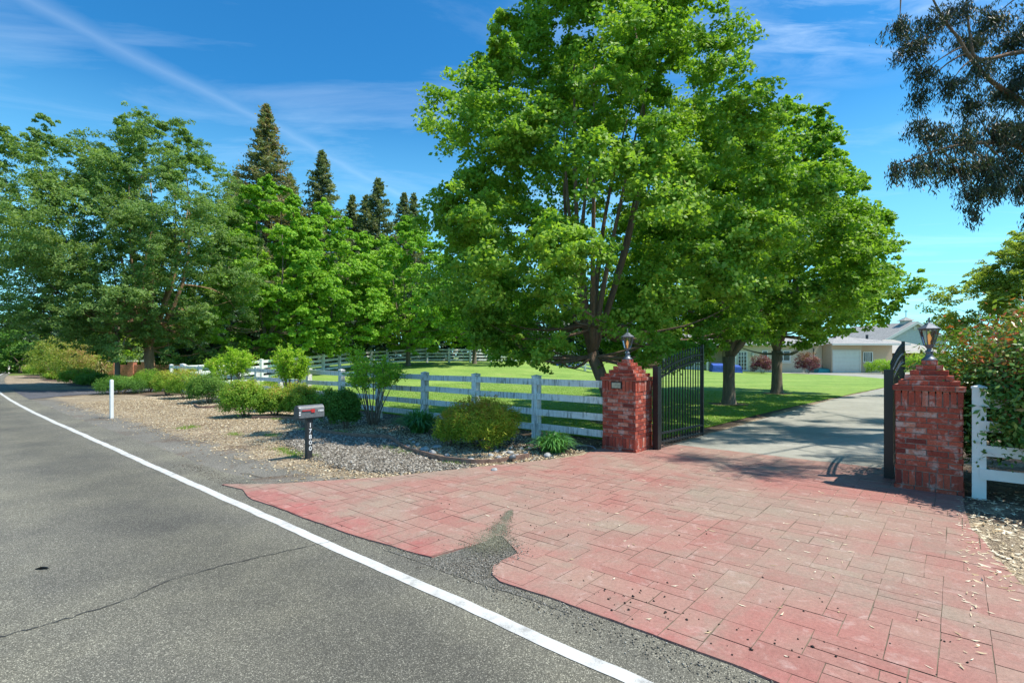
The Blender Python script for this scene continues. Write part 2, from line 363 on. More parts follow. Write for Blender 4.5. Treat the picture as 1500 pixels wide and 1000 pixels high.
def bent(p,q,sag,n=6,rs=None,side=.1):
    rs=rs or random; p=Vector(p);q=Vector(q);L=(q-p).length
    o=Vector((rs.uniform(-1,1),rs.uniform(-1,1),rs.uniform(-.3,.3)))*L*side
    return [p.lerp(q,i/n)+Vector((0,0,sag*L*math.sin(math.pi*i/n)))+o*math.sin(math.pi*i/n) for i in range(n+1)]
def tree(name,label,x,y,prof,z0,h,Rx,nb,nc,nl,leaf,mat,bark_,tr,seed,forkz,lean=(0,0),cen=(0,0),group=None,cat='tree',limbs=8,twigs=None,z=None,asp=.75,zmin=None,ztilt=0.0,gap=None,**kw):
    z=gz(x,y) if z is None else z
    root=empty(name,(x,y,z),0,label,cat,group)
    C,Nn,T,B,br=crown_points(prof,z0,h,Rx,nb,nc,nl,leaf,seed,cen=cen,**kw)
    r=np.random.default_rng(seed+5)
    if gap:
        g_=(np.abs(C[:,0]-gap[0])<gap[1])&(C[:,1]<gap[2])&(C[:,2]>gap[3])&(C[:,2]<gap[4])&(np.sin(C[:,0]*4.1+C[:,2]*2.3)+np.sin(C[:,2]*5.2-C[:,1]*2)>.55); C,Nn,T=C[~g_],Nn[~g_],T[~g_]
    if zmin: k_=C[:,2]>zmin+ztilt*np.maximum(0,C[:,0]-1.5)+.35*np.sin(C[:,0]*1.7+seed)*np.cos(C[:,1]*1.3); C,Nn,T=C[k_],Nn[k_],T[k_]
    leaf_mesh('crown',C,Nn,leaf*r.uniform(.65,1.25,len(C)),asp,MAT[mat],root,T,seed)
    rs=random.Random(seed); m=MB()
    top=Vector((lean[0],lean[1],forkz))
    m.tube([(0,0,-.15),(0,0,.0),(lean[0]*.08,lean[1]*.08,forkz*.15),(lean[0]*.4,lean[1]*.4,forkz*.5),tuple(top)],[tr*1.55,tr*1.35,tr*1.08,tr*.95,tr*.98],14)
    # leaders
    tips=[]
    for i in range(limbs):
        an=i*2.4+rs.uniform(-.4,.4); rr=Rx*rs.uniform(.15,.45); zt=h*rs.uniform(.55,.85)
        e=Vector((cen[0]+rr*math.cos(an),cen[1]+rr*math.sin(an),zt)); pth=bent(top-Vector((0,0,.1)),e,-.06 if rr>Rx*.3 else .02,7,rs,.07)
        # spread early then climb
        for j,p in enumerate(pth):
            f=math.sin(math.pi*j/7)*.22; p.x+=(e.x-top.x)*f; p.y+=(e.y-top.y)*f
        r0=tr*rs.uniform(.42,.62)
        m.tube(pth,[r0*(1-.85*j/7) for j in range(8)],8); tips.append((pth,r0))
    order=sorted(range(len(B)),key=lambda k:B[k][2])
    for k in order[:twigs if twigs else len(B)]:
        b=Vector(B[k]); best=None
        for pth,r0 in tips:
            for j,p in enumerate(pth):
                if p.z<b.z+.1*h or p.z<=forkz*1.05:
                    dd=(p-b).length+ (0.6 if p.z>b.z else 0)
                    if best is None or dd<best[0]: best=(dd,p,r0*(1-.85*j/7))
        if best is None: best=(0,top,tr*.3)
        m.tube(bent(best[1],b,-.10 if b.z>best[1].z else .10,5,rs,.16),[min(best[2]*.6,tr*.28)*(1-.17*j) for j in range(6)],5,False)
    m.build('trunk',MAT[bark_],root,True)
    return root

# ================================================================ SETTING
# ---- ground
def ingrid(a0,a1,step): return list(np.arange(a0,a1,step))
aa=[-600,-400,-260,-180,-130,-100,-80]+ingrid(-70,-30,1.5)+ingrid(-30,6,.3)+ingrid(6,16,2)+[20,30,50,90,160,300,600]
nn=[-600,-300,-120,-60,-30,-15,-9,-4,0]+ingrid(1.5,11,.25)+ingrid(11,62,1.5)+[70,90,120,180,300,450,700]
A_,N_=np.meshgrid(np.array(aa),np.array(nn)); X=CA*A_+SA*N_; Y=-SA*A_+CA*N_
Z=gz(X,Y)*np.clip((420-np.hypot(X,Y))/300,0,1)
berm=.05*np.exp(-((N_-7.3)/.9)**2)*((A_>-40)&(A_<-5.2)).astype(float)
Z=Z+berm*0
V=np.stack([X,Y,Z],-1).reshape(-1,3); w=len(aa); hh=len(nn)
i,j=np.meshgrid(np.arange(w-1),np.arange(hh-1)); b=(j*w+i).ravel()
me=npmesh('ground',V,np.stack([b,b+1,b+1+w,b+w],1))
def blob(x,y,cx,cy,rx,ry,ang=0):
    c,s=math.cos(ang),math.sin(ang); dx=x-cx; dy=y-cy; u=(c*dx+s*dy)/rx; v=(-s*dx+c*dy)/ry
    return np.clip(1.3-np.sqrt(u*u+v*v),0,1)
a=A_.ravel(); n=N_.ravel(); x=V[:,0]; y=V[:,1]
grey=np.clip(1.15-(n-3.0)/1.1,0,1)*(n<6)
mulch=np.clip((n-5.9-.4*np.sin(a*.7))/.8,0,1)*(a<-4.9)*np.clip((9.2-n)/.5,0,1)
mulch=np.maximum(mulch,np.clip((n-8.6)*2,0,1)*np.clip((a+4.75)/.5+.6,0,1)*(a<-3.9)*(n<40))
mulch=np.maximum(mulch,.62*(a>-.2)*np.clip((n-6.6)/.6,0,1)*(n<14))
grass=np.clip((n-12)/3,0,1)*(a>1)+ (n<-8)*1.0 + (a<-62)*.8+(n>50)*1.0+(a>12)*.7
for nm,val in (('g_grey',grey),('g_mulch',mulch),('g_grass',np.clip(grass,0,1))):
    at=me.attributes.new(nm,'FLOAT','POINT'); at.data.foreach_set('value',val.astype(np.float32))
g=link('ground',me,MAT['ground']); tag(g,kind='structure')

# ---- road: straight, then bending gently to the right far off
def bend(a,n):
    s=-a; k=max(0,s-17)
    return (a, n+.0013*k*k)
def strip(name,mat,a0,a1,n0,n1,z,step=1.0,jag0=0,jag1=0,kind='structure',parent=None):
    m=MB(); k=int((a1-a0)/step)+1; vs=[]
    for i in range(k+1):
        a=a0+(a1-a0)*i/k
        for nb_,jg in ((n0,jag0),(n1,jag1)):
            aj,nj=bend(a,nb_+jg*(noise.noise(Vector((a*1.3,nb_,0)))+.6*noise.noise(Vector((a*5.1,nb_,3))))); p=W(aj,nj,z); vs.append(p)
    m.add(vs,[(2*i,2*i+2,2*i+3,2*i+1) for i in range(k)])
    o=m.build(name,mat,parent); 
    if kind: tag(o,kind=kind)
    return o
strip('road',MAT['asphalt'],-90,40,-6.2,2.95,.004,.25,.0,.10)
strip('edge_line',MAT['line'],-88,38,2.35,2.45,.008,.05,.014,.014)
# thin cracks across the road
def ribbon(name,pts,w,z,mat,kind='structure'):
    m=MB(); vs=[]
    for i,p in enumerate(pts):
        d=(Vector(pts[min(i+1,len(pts)-1)])-Vector(pts[max(i-1,0)])); d=Vector((d.x,d.y,0)).normalized(); q=Vector((-d.y,d.x,0))
        ww=w*(.4+1.0*random.random()); vs+= [Vector((p[0],p[1],z))+q*ww/2, Vector((p[0],p[1],z))-q*ww/2]
    m.add(vs,[(2*i,2*i+2,2*i+3,2*i+1) for i in range(len(pts)-1)]); o=m.build(name,mat); 
    return tag(o,kind=kind)
crackp=[]
ctrl=[G(-60,950),G(0,933),G(60,918),G(120,900),G(190,878),G(250,850),G(330,828),G(400,812),G(455,800)]
for k in range(len(ctrl)-1):
    for q in range(9):
        p=ctrl[k].lerp(ctrl[k+1],q/9); p+=Vector((random.uniform(-1,1),random.uniform(-1,1),0))*.012; crackp.append(p)
MAT['tar']=plain('crack_tar',(.055,.053,.047),.8,sc=60,var=.6)
ribbon('road_crack',crackp,.010,.0085,MAT['tar'])

for ctl_ in ([G(455,800),G(500,790),G(548,768)],[G(-40,760),G(40,752),G(110,741),G(150,738)]):
    cp=[]
    for k in range(len(ctl_)-1):
        for q in range(12):
            p=ctl_[k].lerp(ctl_[k+1],q/12)+Vector((random.uniform(-1,1),random.uniform(-1,1),0))*.014; cp.append(p)
    ribbon('road_crack',cp,.005,.0086,MAT['tar'])
# ---- neighbour's driveway and shoulder seam, far left
def sheet(name,pts,z,mat,kind='structure',sub=0):
    m=MB(); m.add([Vector((p[0],p[1],z)) for p in pts],[tuple(range(len(pts)))]); o=m.build(name,mat); return tag(o,kind=kind)
nd=[W(*bend(a,n)) for a,n in ((-35.5,2.9),(-27.0,2.9),(-28.3,4.2),(-28.6,8),(-28.5,20),(-32.6,20),(-33,8),(-33.6,4.2))]
sheet('side_driveway',nd,.012,MAT['asphalt_dark'])

# ---- red stamped driveway apron
def wav(pts,amp=.02,step=.12,seed=0):
    out=[]
    for i in range(len(pts)):
        p=Vector(pts[i]);q=Vector(pts[(i+1)%len(pts)]); k=max(1,int((q-p).length/step))
        for j in range(k):
            c=p.lerp(q,j/k); out.append(c+Vector((noise.noise(c*2.1+Vector((seed,0,0))),noise.noise(c*2.1+Vector((0,seed,7))),0))*amp)
    return out
road_side=[G(325,711),G(352,718),G(372,733),G(420,750),G(480,772),G(540,793),G(600,810),G(632,818),G(650,812)]
notch=[G(672,806),G(696,800),G(712,795),G(724,788),G(736,787),G(742,794),G(750,802),G(758,812),G(748,818),G(724,830),G(718,843),G(730,853)]
road2=[G(760,862),G(820,883),G(900,912),G(990,945),G(1070,975),G(1110,992),W(.0,2.78),W(1.2,2.76),W(2.4,2.72)]
right=[W(1.7,3.25),W(.95,4.1),W(.36,5.2),W(.235,5.75),W(.11,6.6),W(.05,7.44),W(.04,9.3)]
leftb=[W(-4.86,9.3),W(-4.82,8.0),W(-4.72,7.3),G(780,677),G(700,685),G(620,694),G(560,700),G(470,706),G(400,710)]
apron=road_side+notch+road2+right+leftb
apron=wav(apron,.032,.06)
apron=[Vector((p.x,p.y,0)) for p in apron]
m=MB(); m.add([Vector((p.x,p.y,.0125)) for p in apron],[tuple(range(len(apron)))])
o=m.build('driveway_apron_base',MAT['joint']); tag(o,kind='structure')
sheet('gravel_fill',wav([G(560,806),G(640,819),G(655,812),G(696,800),G(722,789),G(738,787),G(744,792),G(766,812),G(722,832),G(718,848),G(800,886),G(850,905),G(740,868),G(650,838),G(590,815)],.03,.05,4),.0075,MAT['patch'])
# ashlar pattern packed on a .2 m module
mod=.114; ga0,gn0=-8.4,2.4; NA,NN=102,63
occ=np.zeros((NA,NN),bool); rects=[]; rp=random.Random(3)
for jj in range(NN):
    for ii in range(NA):
        if occ[ii,jj]: continue
        for (wa,wn) in rp.sample([(2,2),(3,2),(2,1),(3,1),(2,2),(2,3),(4,2),(4,1),(3,1)],9)+[(1,1)]:
            if ii+wa<=NA and jj+wn<=NN and not occ[ii:ii+wa,jj:jj+wn].any():
                occ[ii:ii+wa,jj:jj+wn]=True; rects.append((ii,jj,wa,wn)); break
ap=[AN(p.x,p.y) for p in apron]
def cliprect(poly,x0,x1,y0,y1):
    def clip(P,ins,inter):
        out=[]
        for k in range(len(P)):
            c=P[k];d=P[k-1]
            if ins(c):
                if not ins(d): out.append(inter(d,c))
                out.append(c)
            elif ins(d): out.append(inter(d,c))
        return out
    def ix(v): return lambda p,q:(v,p[1]+(q[1]-p[1])*(v-p[0])/(q[0]-p[0]))
    def iy(v): return lambda p,q:(p[0]+(q[0]-p[0])*(v-p[1])/(q[1]-p[1]),v)
    for ins,it in ((lambda p:p[0]>=x0,ix(x0)),(lambda p:p[0]<=x1,ix(x1)),(lambda p:p[1]>=y0,iy(y0)),(lambda p:p[1]<=y1,iy(y1))):
        poly=clip(poly,ins,it)
        if not poly: return []
    return poly
m=MB()
for (ii,jj,wa,wn) in rects:
    jt=rp.choice((.0008,.0015,.0024,.0036)); x0=ga0+ii*mod+jt; x1=ga0+(ii+wa)*mod-jt; y0=gn0+jj*mod+jt; y1=gn0+(jj+wn)*mod-jt
    P=cliprect(ap,x0,x1,y0,y1)
    Q=[]
    for p in P:
        if not Q or (abs(p[0]-Q[-1][0])+abs(p[1]-Q[-1][1]))>1e-4: Q.append(p)
    if len(Q)<3: continue
    m.cur=min(1,max(0,rp.gauss(.5,.13))); z=.016+rp.uniform(-.0012,.0012)
    m.add([W(p[0]+.006*noise.noise(Vector((p[0]*9,p[1]*9,0))),p[1]+.006*noise.noise(Vector((p[0]*9,p[1]*9,5))),z) for p in Q],[tuple(range(len(Q)))])
m.cur=.45; na_=len(apron); m.add([Vector((p.x,p.y,.0)) for p in apron]+[Vector((p.x,p.y,.0145)) for p in apron],[(k,(k+1)%na_,na_+(k+1)%na_,na_+k) for k in range(na_)])
o=m.build('driveway_apron',MAT['paver'],None,False,True); tag(o,kind='structure')

# ---- concrete driveway
dl=[(-4.05,9.3),(-4.0,11),(-3.9,14),(-3.8,18),(-3.6,23),(-3.2,29),(-2.9,33)]
drv=[W(a,n) for a,n in dl]+[Vector((24.7,33,0)),Vector((27.5,38,0)),Vector((28.5,43,0)),Vector((28,47.6,0)),Vector((22,50.6,0)),Vector((22,53.6,0)),Vector((60,53.6,0)),Vector((60,40,0))]+[W(4.0,38),W(1.0,30),W(-.25,20),W(-.35,9.3)]
sheet('driveway',wav(drv,.05,.5,2),.014,MAT['concrete'])
for n_ in (12.4,15.6,18.8,22,25.2,28.4):
    ribbon('driveway_joint',[W(-3.85+(4.6)*k/12,n_) for k in range(13)],.014,.0185,MAT['tar'])
# ---- lawn
m=MB(); rows=np.linspace(8.95,60,60)
vs=[];fs=[];K=60
def left_lawn(n): return -75
def right_lawn(n):
    return float(np.interp(n,[8.9,9.3,10,11,14,18,23,29,33,41,46.7,51,56,60],[-4.75,-4.6,-4.45,-4.45,-4.3,-4.15,-3.8,-3.35,-3.0,-2.85,-4.0,-6.5,-13.0,-18]))
lv=[]
for i_,n_ in enumerate(rows):
    for k in range(K+1):
        e=right_lawn(n_)+.10*noise.noise(Vector((n_*1.7,0,0))); a_=e+(-62-e)*(k/K)**1.5
        p=W(a_,n_+(0.10*noise.noise(Vector((a_*1.4,3,0))) if i_==0 else 0)); lv.append((p.x,p.y,float(gz(p.x,p.y))+.02))
lv=np.array(lv); i,j=np.meshgrid(np.arange(K),np.arange(len(rows)-1)); b=(j*(K+1)+i).ravel()
me=npmesh('lawn',lv,np.stack([b,b+K+1,b+K+2,b+1],1)); o=link('lawn',me,MAT['lawn']); tag(o,kind='structure')
# grass blades on the near lawn
def blades(name,cnt,fn,hmin,hmax,wd,seed,mat='grass'):
    r=np.random.default_rng(seed); P=fn(r,cnt); cnt=len(P); th=r.uniform(0,6.283,cnt); h=r.uniform(hmin,hmax,cnt)
    t=np.stack([np.cos(th),np.sin(th),np.zeros(cnt)],1)*wd; le=r.normal(size=(cnt,3))*.35*h[:,None]; le[:,2]=h
    V=np.stack([P-t,P+t,P+le],1).reshape(-1,3); Fq=(np.arange(cnt)[:,None]*3+np.array([[0,1,2]]))
    me=npmesh(name,V,Fq,np.repeat(np.clip(r.normal(.5,.25,cnt),0,1),3)); o=link(name,me,MAT[mat]); return o
def near_lawn(r,c):
    n=8.95+(r.random(c)**1.5)*16; e=np.interp(n,[8.9,10,14,18,23,29],[-4.72,-4.43,-4.3,-4.15,-3.8,-3.35]); a=e-(r.random(c)**1.3)*17
    x=CA*a+SA*n; y=-SA*a+CA*n; return np.stack([x,y,gz(x,y)+.018],1)
tag(blades('lawn_grass',150000,near_lawn,.02,.05,.005,11),'short green blades of the near lawn behind the rail fence','grass',kind='stuff')
def edge_weeds(r,c):
    k=r.integers(0,14,c); cx=r.uniform(-14,-5,14)[k]; cn=r.uniform(3.6,6.5,14)[k]; a=cx+r.normal(size=c)*.13; n=cn+r.normal(size=c)*.08
    return np.stack([CA*a+SA*n,-SA*a+CA*n,np.zeros(c)],1)
tag(blades('shoulder_weeds',2600,edge_weeds,.02,.06,.004,12),'thin green weeds sprouting through the tan chips of the shoulder','weeds',kind='stuff')

# ---- loose stuff: chips, gravel, litter
def inpoly(x,y,poly):
    c=np.zeros(len(x),bool); n=len(poly)
    for i in range(n):
        x1,y1=poly[i][0],poly[i][1]; x2,y2=poly[i-1][0],poly[i-1][1]
        c^=((y1>y)!=(y2>y))&(x<(x2-x1)*(y-y1)/((y2-y1)+1e-12)+x1)
    return c
apn=[(p[0],p[1]) for p in ap]
def stones(name,pts,smin,smax,flat,mat,seed,z=.0):
    """each stone a squashed octahedron-like pebble"""
    r=np.random.default_rng(seed); c=len(pts); s=r.uniform(smin,smax,c)*(r.random(c)*.6+.5)
    base=np.array([[1,0,0],[.3,.95,0],[-.8,.6,0],[-.9,-.5,0],[.2,-1,0],[.15,.1,1],[0,0,-1]],float)
    th=r.uniform(0,6.283,c); cs,sn=np.cos(th),np.sin(th)
    B=np.repeat(base[None],c,0)*r.uniform(.75,1.25,(c,7,1)); ex=r.uniform(.55,1.0,c)
    X=B[...,0];Y_=B[...,1]*ex[:,None];Zz=B[...,2]*flat
    Xr=X*cs[:,None]-Y_*sn[:,None]; Yr=X*sn[:,None]+Y_*cs[:,None]
    tl=r.normal(size=(c,2))*.18; Zz=Zz+Xr*tl[:,:1]+Yr*tl[:,1:]
    V=np.stack([Xr,Yr,Zz+flat*.45],-1)*s[:,None,None]+pts[:,None,:]
    f=np.array([[0,1,5],[1,2,5],[2,3,5],[3,4,5],[4,0,5],[1,0,6],[2,1,6],[3,2,6],[4,3,6],[0,4,6]])
    Fq=(np.arange(c)[:,None,None]*7+f[None]).reshape(-1,3)
    me=npmesh(name,V.reshape(-1,3),Fq,np.repeat(r.random(c),7)); return link(name,me,mat)
def tint_mat(name,stops,rough=.85):
    m=N(name); c=m.ramp(m.attr(),stops); c=m.mix(1,c,m.ramp(m.noise(60,None,3),[(.3,.8),(.7,1.15)]),'MULTIPLY'); m.pbr(c,rough,0,None,.25); return m.m
MAT['chips']=tint_mat('tan_chips',[(0,(.17,.11,.06)),(.4,(.40,.295,.175)),(.8,(.58,.46,.29)),(1,(.78,.68,.50))])
MAT['pebbles']=tint_mat('grey_pebbles',[(0,(.08,.066,.05)),(.5,(.18,.16,.13)),(.85,(.31,.28,.235)),(1,(.52,.48,.41))])
MAT['litter']=tint_mat('dry_leaves',[(0,(.20,.12,.06)),(.4,(.50,.38,.22)),(1,(.80,.72,.55))])
def an_pts(r,c,a0,a1,n0,n1,pa=1,fn=None):
    a=a0+(a1-a0)*r.random(c)**pa; n=n0+(n1-n0)*r.random(c)
    k=~inpoly(a,n,apn)
    if fn is not None: k&=fn(a,n,r)
    a=a[k];n=n[k]; return np.stack([CA*a+SA*n,-SA*a+CA*n,np.zeros(len(a))],1)
bedpoly=[AN(*p[:2]) for p in [G(448,617),G(462,634),G(520,640),G(574,643),G(585,655),G(602,664),G(645,677),G(700,682),G(640,690),G(560,692),G(500,684),G(455,668),G(420,648)]]
r=np.random.default_rng(21)
P1=an_pts(r,46000,-5,-24,2.9,7.2,1.25,lambda a,n,r:(r.random(len(a))<np.clip((n-3.2)/1.6,0.02,1))&~(inpoly(a,n,bedpoly)&(r.random(len(a))<.9)))
tag(stones('wood_chips',P1,.012,.03,.35,MAT['chips'],22),'pale tan wood chips strewn over the roadside shoulder','wood chips',kind='stuff')
def inbed(a,n,r): return inpoly(a,n,bedpoly)
P2=an_pts(r,150000,-11,-4.8,3.4,7.4,1,inbed); P2[:,:2]+=r.normal(size=(len(P2),2))*.09; _a,_n=CA*P2[:,0]-SA*P2[:,1],SA*P2[:,0]+CA*P2[:,1]; P2=P2[~inpoly(_a,_n,apn)]
P2b=an_pts(r,2500,-9.5,-4.9,6.0,7.9,1,lambda a,n,r:(r.random(len(a))<.6*np.exp(-((a+6.2)/1.3)**2)))
tag(stones('bed_gravel',np.concatenate([P2[:19000],P2b]),.014,.036,.6,MAT['pebbles'],23),'loose grey gravel filling the bed in front of the brown edging','gravel',kind='stuff')
P3=an_pts(r,9000,-5.0,-4.85,7.0,9.2,1)
fr=np.concatenate([an_pts(r,2500,.02,.9,3.0,7.6,1,lambda a,n,r:(r.random(len(a))<np.exp(-np.abs(a-np.interp(n,[2.8,3.25,4.1,5.2,6.6,7.44],[2.4,1.7,.95,.36,.11,.05])-.15)*3)))])
# fine grit at the road seam
rr_=np.random.default_rng(5); aa_=rr_.uniform(-9,1.5,9000); nn_=2.74+rr_.normal(size=9000)*.07; k=(nn_>2.5)&(nn_<2.95)
pp=np.stack([CA*aa_+SA*nn_,-SA*aa_+CA*nn_,np.full(9000,.006)],1)[k]
notc=np.array([[p.x,p.y] for p in notch]); 
def gritf(c,r):
    P=[AN(*p[:2]) for p in [G(640,819),G(655,812),G(696,794),G(722,770),G(744,751),G(750,756),G(744,786),G(766,812),G(722,832),G(718,848),G(680,840)]]
    a=r.uniform(-3,-.6,c);n=r.uniform(2.6,4.2,c);k=inpoly(a,n,P); a=a[k];n=n[k]; a=a+r.normal(size=len(a))*.05; n=n+r.normal(size=len(a))*.05; return np.stack([CA*a+SA*n,-SA*a+CA*n,np.where(inpoly(a,n,apn),.016,.008)],1)
tag(stones('seam_gravel',np.concatenate([pp[:4500],gritf(26000,rr_)]),.003,.009,.7,MAT['pebbles'],24),'fine grey grit along the seam between road and red apron','gravel',kind='stuff')
MAT['sand']=tint_mat('olive_sand',[(0,(.12,.115,.07)),(.5,(.21,.20,.13)),(1,(.36,.34,.27))])
r=np.random.default_rng(26); c=11000; t=r.random(c)**1.25; ctl=np.array([[*G(715,806)[:2]],[*G(722,790)[:2]],[*G(735,771)[:2]],[*G(748,750)[:2]]])
cx=np.interp(t,[0,.4,.75,1],ctl[:,0])+r.normal(size=c)*(.11*(1.15-t)); cy=np.interp(t,[0,.4,.75,1],ctl[:,1])+r.normal(size=c)*(.08*(1.3-t))
tag(stones('sand_drift',np.stack([cx,cy,np.full(c,.0165)],1),.002,.0055,.6,MAT['sand'],27),'olive sandy grit drifted up over the red apron from the worn notch','sand drift',kind='stuff')
# long dry leaves
def strips(name,P,lmin,lmax,w,mat,seed,z=.02,curl=.01):
    r=np.random.default_rng(seed); c=len(P); th=r.uniform(0,6.283,c); L=r.uniform(lmin,lmax,c)
    d=np.stack([np.cos(th),np.sin(th),np.zeros(c)],1); q=np.stack([-np.sin(th),np.cos(th),np.zeros(c)],1)*w*r.uniform(.5,1.2,(c,1))
    up=np.zeros((c,3)); up[:,2]=r.uniform(.2,1,c)*curl
    p0=P-d*L[:,None]/2+up; p2=P+d*L[:,None]/2+up*.5; p1=P+q; p3=P-q
    V=np.stack([p0,p1,p2,p3],1); V[...,2]+=z
    Fq=(np.arange(c)[:,None,None]*4+np.array([[0,1,2],[0,2,3]])[None]).reshape(-1,3)
    me=npmesh(name,V.reshape(-1,3),Fq,np.repeat(r.beta(3,1.6,c),4)); return link(name,me,mat)
r=np.random.default_rng(31)
c=260; a=r.uniform(-4.4,.9,c)+.0; n=r.uniform(3,9.2,c); keep=r.random(c)<(.25+.75*np.clip((a+3)/3,0,1)); a=a[keep];n=n[keep]
a=np.concatenate([a,r.uniform(.0,1.2,900)]); n=np.concatenate([n,r.uniform(3.6,8.0,900)])
k=(a<.1)|(r.random(len(a))<np.exp(-np.abs(a-np.interp(n,[2.8,3.25,4.1,5.2,6.6,7.44],[2.4,1.7,.95,.36,.11,.05])-.12)*3.5)); a=a[k];n=n[k]
P=np.stack([CA*a+SA*n,-SA*a+CA*n,np.zeros(len(a))],1)
tag(strips('leaf_litter',P,.02,.075,.006,MAT['litter'],32),'thin straw coloured dry leaves scattered on the red apron','leaf litter',kind='stuff')
a=r.uniform(.1,4,1800);n=r.uniform(5.0,8.6,1800); P=np.stack([CA*a+SA*n,-SA*a+CA*n,np.zeros(len(a))],1)
tag(strips('bark_litter',P,.02,.09,.012,MAT['litter'],33,.006,.03),'dry leaves and bark shreds under the right hand rail fence','leaf litter',kind='stuff')
MAT['seed']=plain('dark_seed',(.02,.016,.013),.8)
a=np.concatenate([r.normal(-1.4,.45,60),r.normal(-.5,.6,45),r.normal(-3.2,.8,70)]); n=np.concatenate([r.normal(3.15,.16,60),r.uniform(2.9,4.2,45),r.normal(4.6,.8,70)])
k=inpoly(a,n,apn); a=a[k];n=n[k]
tag(stones('dark_seed_litter',np.stack([CA*a+SA*n,-SA*a+CA*n,np.full(len(a),.016)],1),.005,.012,.8,MAT['seed'],34),'small dark seed balls scattered on the red apron','seed litter',kind='stuff')

r=np.random.default_rng(41); c=9000; n=np.clip(r.normal(7.3,.75,c),5.6,8.9); a=-r.uniform(4.9,25,c); k=~inpoly(a,n,apn)&~(inpoly(a,n,bedpoly)); a=a[k];n=n[k]
tag(strips('shrub_litter',np.stack([CA*a+SA*n,-SA*a+CA*n,np.zeros(len(a))],1),.02,.06,.012,MAT['litter'],42,.008,.02),'brown and straw leaf litter beneath the shrubs along the rail fence','leaf litter',kind='stuff')
r=np.random.default_rng(43); P=near_lawn(r,900); P[:,2]+=.02
tag(strips('lawn_litter',P,.02,.05,.014,MAT['litter'],44,.02,.01),'pale fallen leaves scattered over the near lawn','leaf litter',kind='stuff')
# landscape edging strip and bed stones
def edging(pts,label):
    m=MB(); P=[]
    for i in range(len(pts)-1):
        for q in range(6): P.append(Vector(pts[i]).lerp(Vector(pts[i+1]),q/6))
    P.append(Vector(pts[-1]))
    for _ in range(3): P=[P[0]]+[(P[i-1]+P[i]*2+P[i+1])/4 for i in range(1,len(P)-1)]+[P[-1]]
    vs=[];fs=[]
    for i,p in enumerate(P):
        d=(P[min(i+1,len(P)-1)]-P[max(i-1,0)]).normalized(); q=Vector((-d.y,d.x,0)); h=.075+.02*noise.noise(p*1.5)
        for o_,z_ in ((.012,-.02),(.012,h),(-.012,h),(-.012,-.02)): vs.append(p+q*o_+Vector((0,0,z_)))
    for i in range(len(P)-1):
        for k in range(3): fs.append((4*i+k,4*i+k+1,4*i+4+k+1,4*i+4+k))
    fs+= [(0,1,2,3),tuple(4*(len(P)-1)+k for k in (3,2,1,0))]
    m.add(vs,fs); return tag(m.build('garden_edging',MAT['edging']),label,'edging','brown bed edgings')
edging([G(369,613),G(410,613),G(440,616),G(452,624),G(468,634),G(520,640),G(574,643),G(583,653),G(602,662),G(643,675),G(690,680),G(735,677),G(775,671)],'long curved brown edging strip winding behind the mailbox to the red apron')
edging([G(284,594),G(290,598),G(300,598),G(335,597),G(352,592)],'short brown edging strip under the dark dense shrub beyond the mailbox')

# rocks
def rock(x,y,s,label,seed,group='pale rocks in the planting bed'):
    r=random.Random(seed); bm=bmesh.new(); bmesh.ops.create_icosphere(bm,subdivisions=2,radius=1)
    sx,sy,sz=s*r.uniform(.8,1.2),s*r.uniform(.6,1),s*r.uniform(.4,.65); an=r.uniform(0,6)
    for v in bm.verts:
        d=1+.28*noise.noise(v.co*1.4+Vector((seed,0,0)))
        v.co=Vector((v.co.x*sx*d,v.co.y*sy*d,v.co.z*sz*d+sz*.5)); v.co.rotate(Matrix.Rotation(an,3,'Z'))
    me=bpy.data.meshes.new('rock'); bm.to_mesh(me); bm.free(); o=link('rock',me,MAT['stone'],None,True); o.location=(x,y,0); return tag(o,label,'rock',group)
rk=[(623,660,.10),(633,664,.07),(641,655,.08),(612,652,.06),(606,648,.05),(747,664,.06),(757,668,.05),(731,671,.055),(739,663,.045),(770,664,.06),(802,669,.09),(719,668,.05),(764,658,.05),(748,657,.045),(655,668,.06),(597,655,.06),(601,644,.045),(727,662,.05),(776,657,.05),(712,676,.05),(668,676,.06),(724,690,.06),(690,673,.05)]
for k,(u,v,s) in enumerate(rk):
    p=G(u,v)
    lab={0:'large flat pale rock inside the curve of the brown edging',10:'rounded grey rock at the rim of the red apron by the strap leaf clump'}.get(k,'small pale grey stone lying in the bed around the yellow green bush')
    rock(p.x,p.y,s,lab,k,None if k in (0,10) else 'pale stones around the yellow green bush')

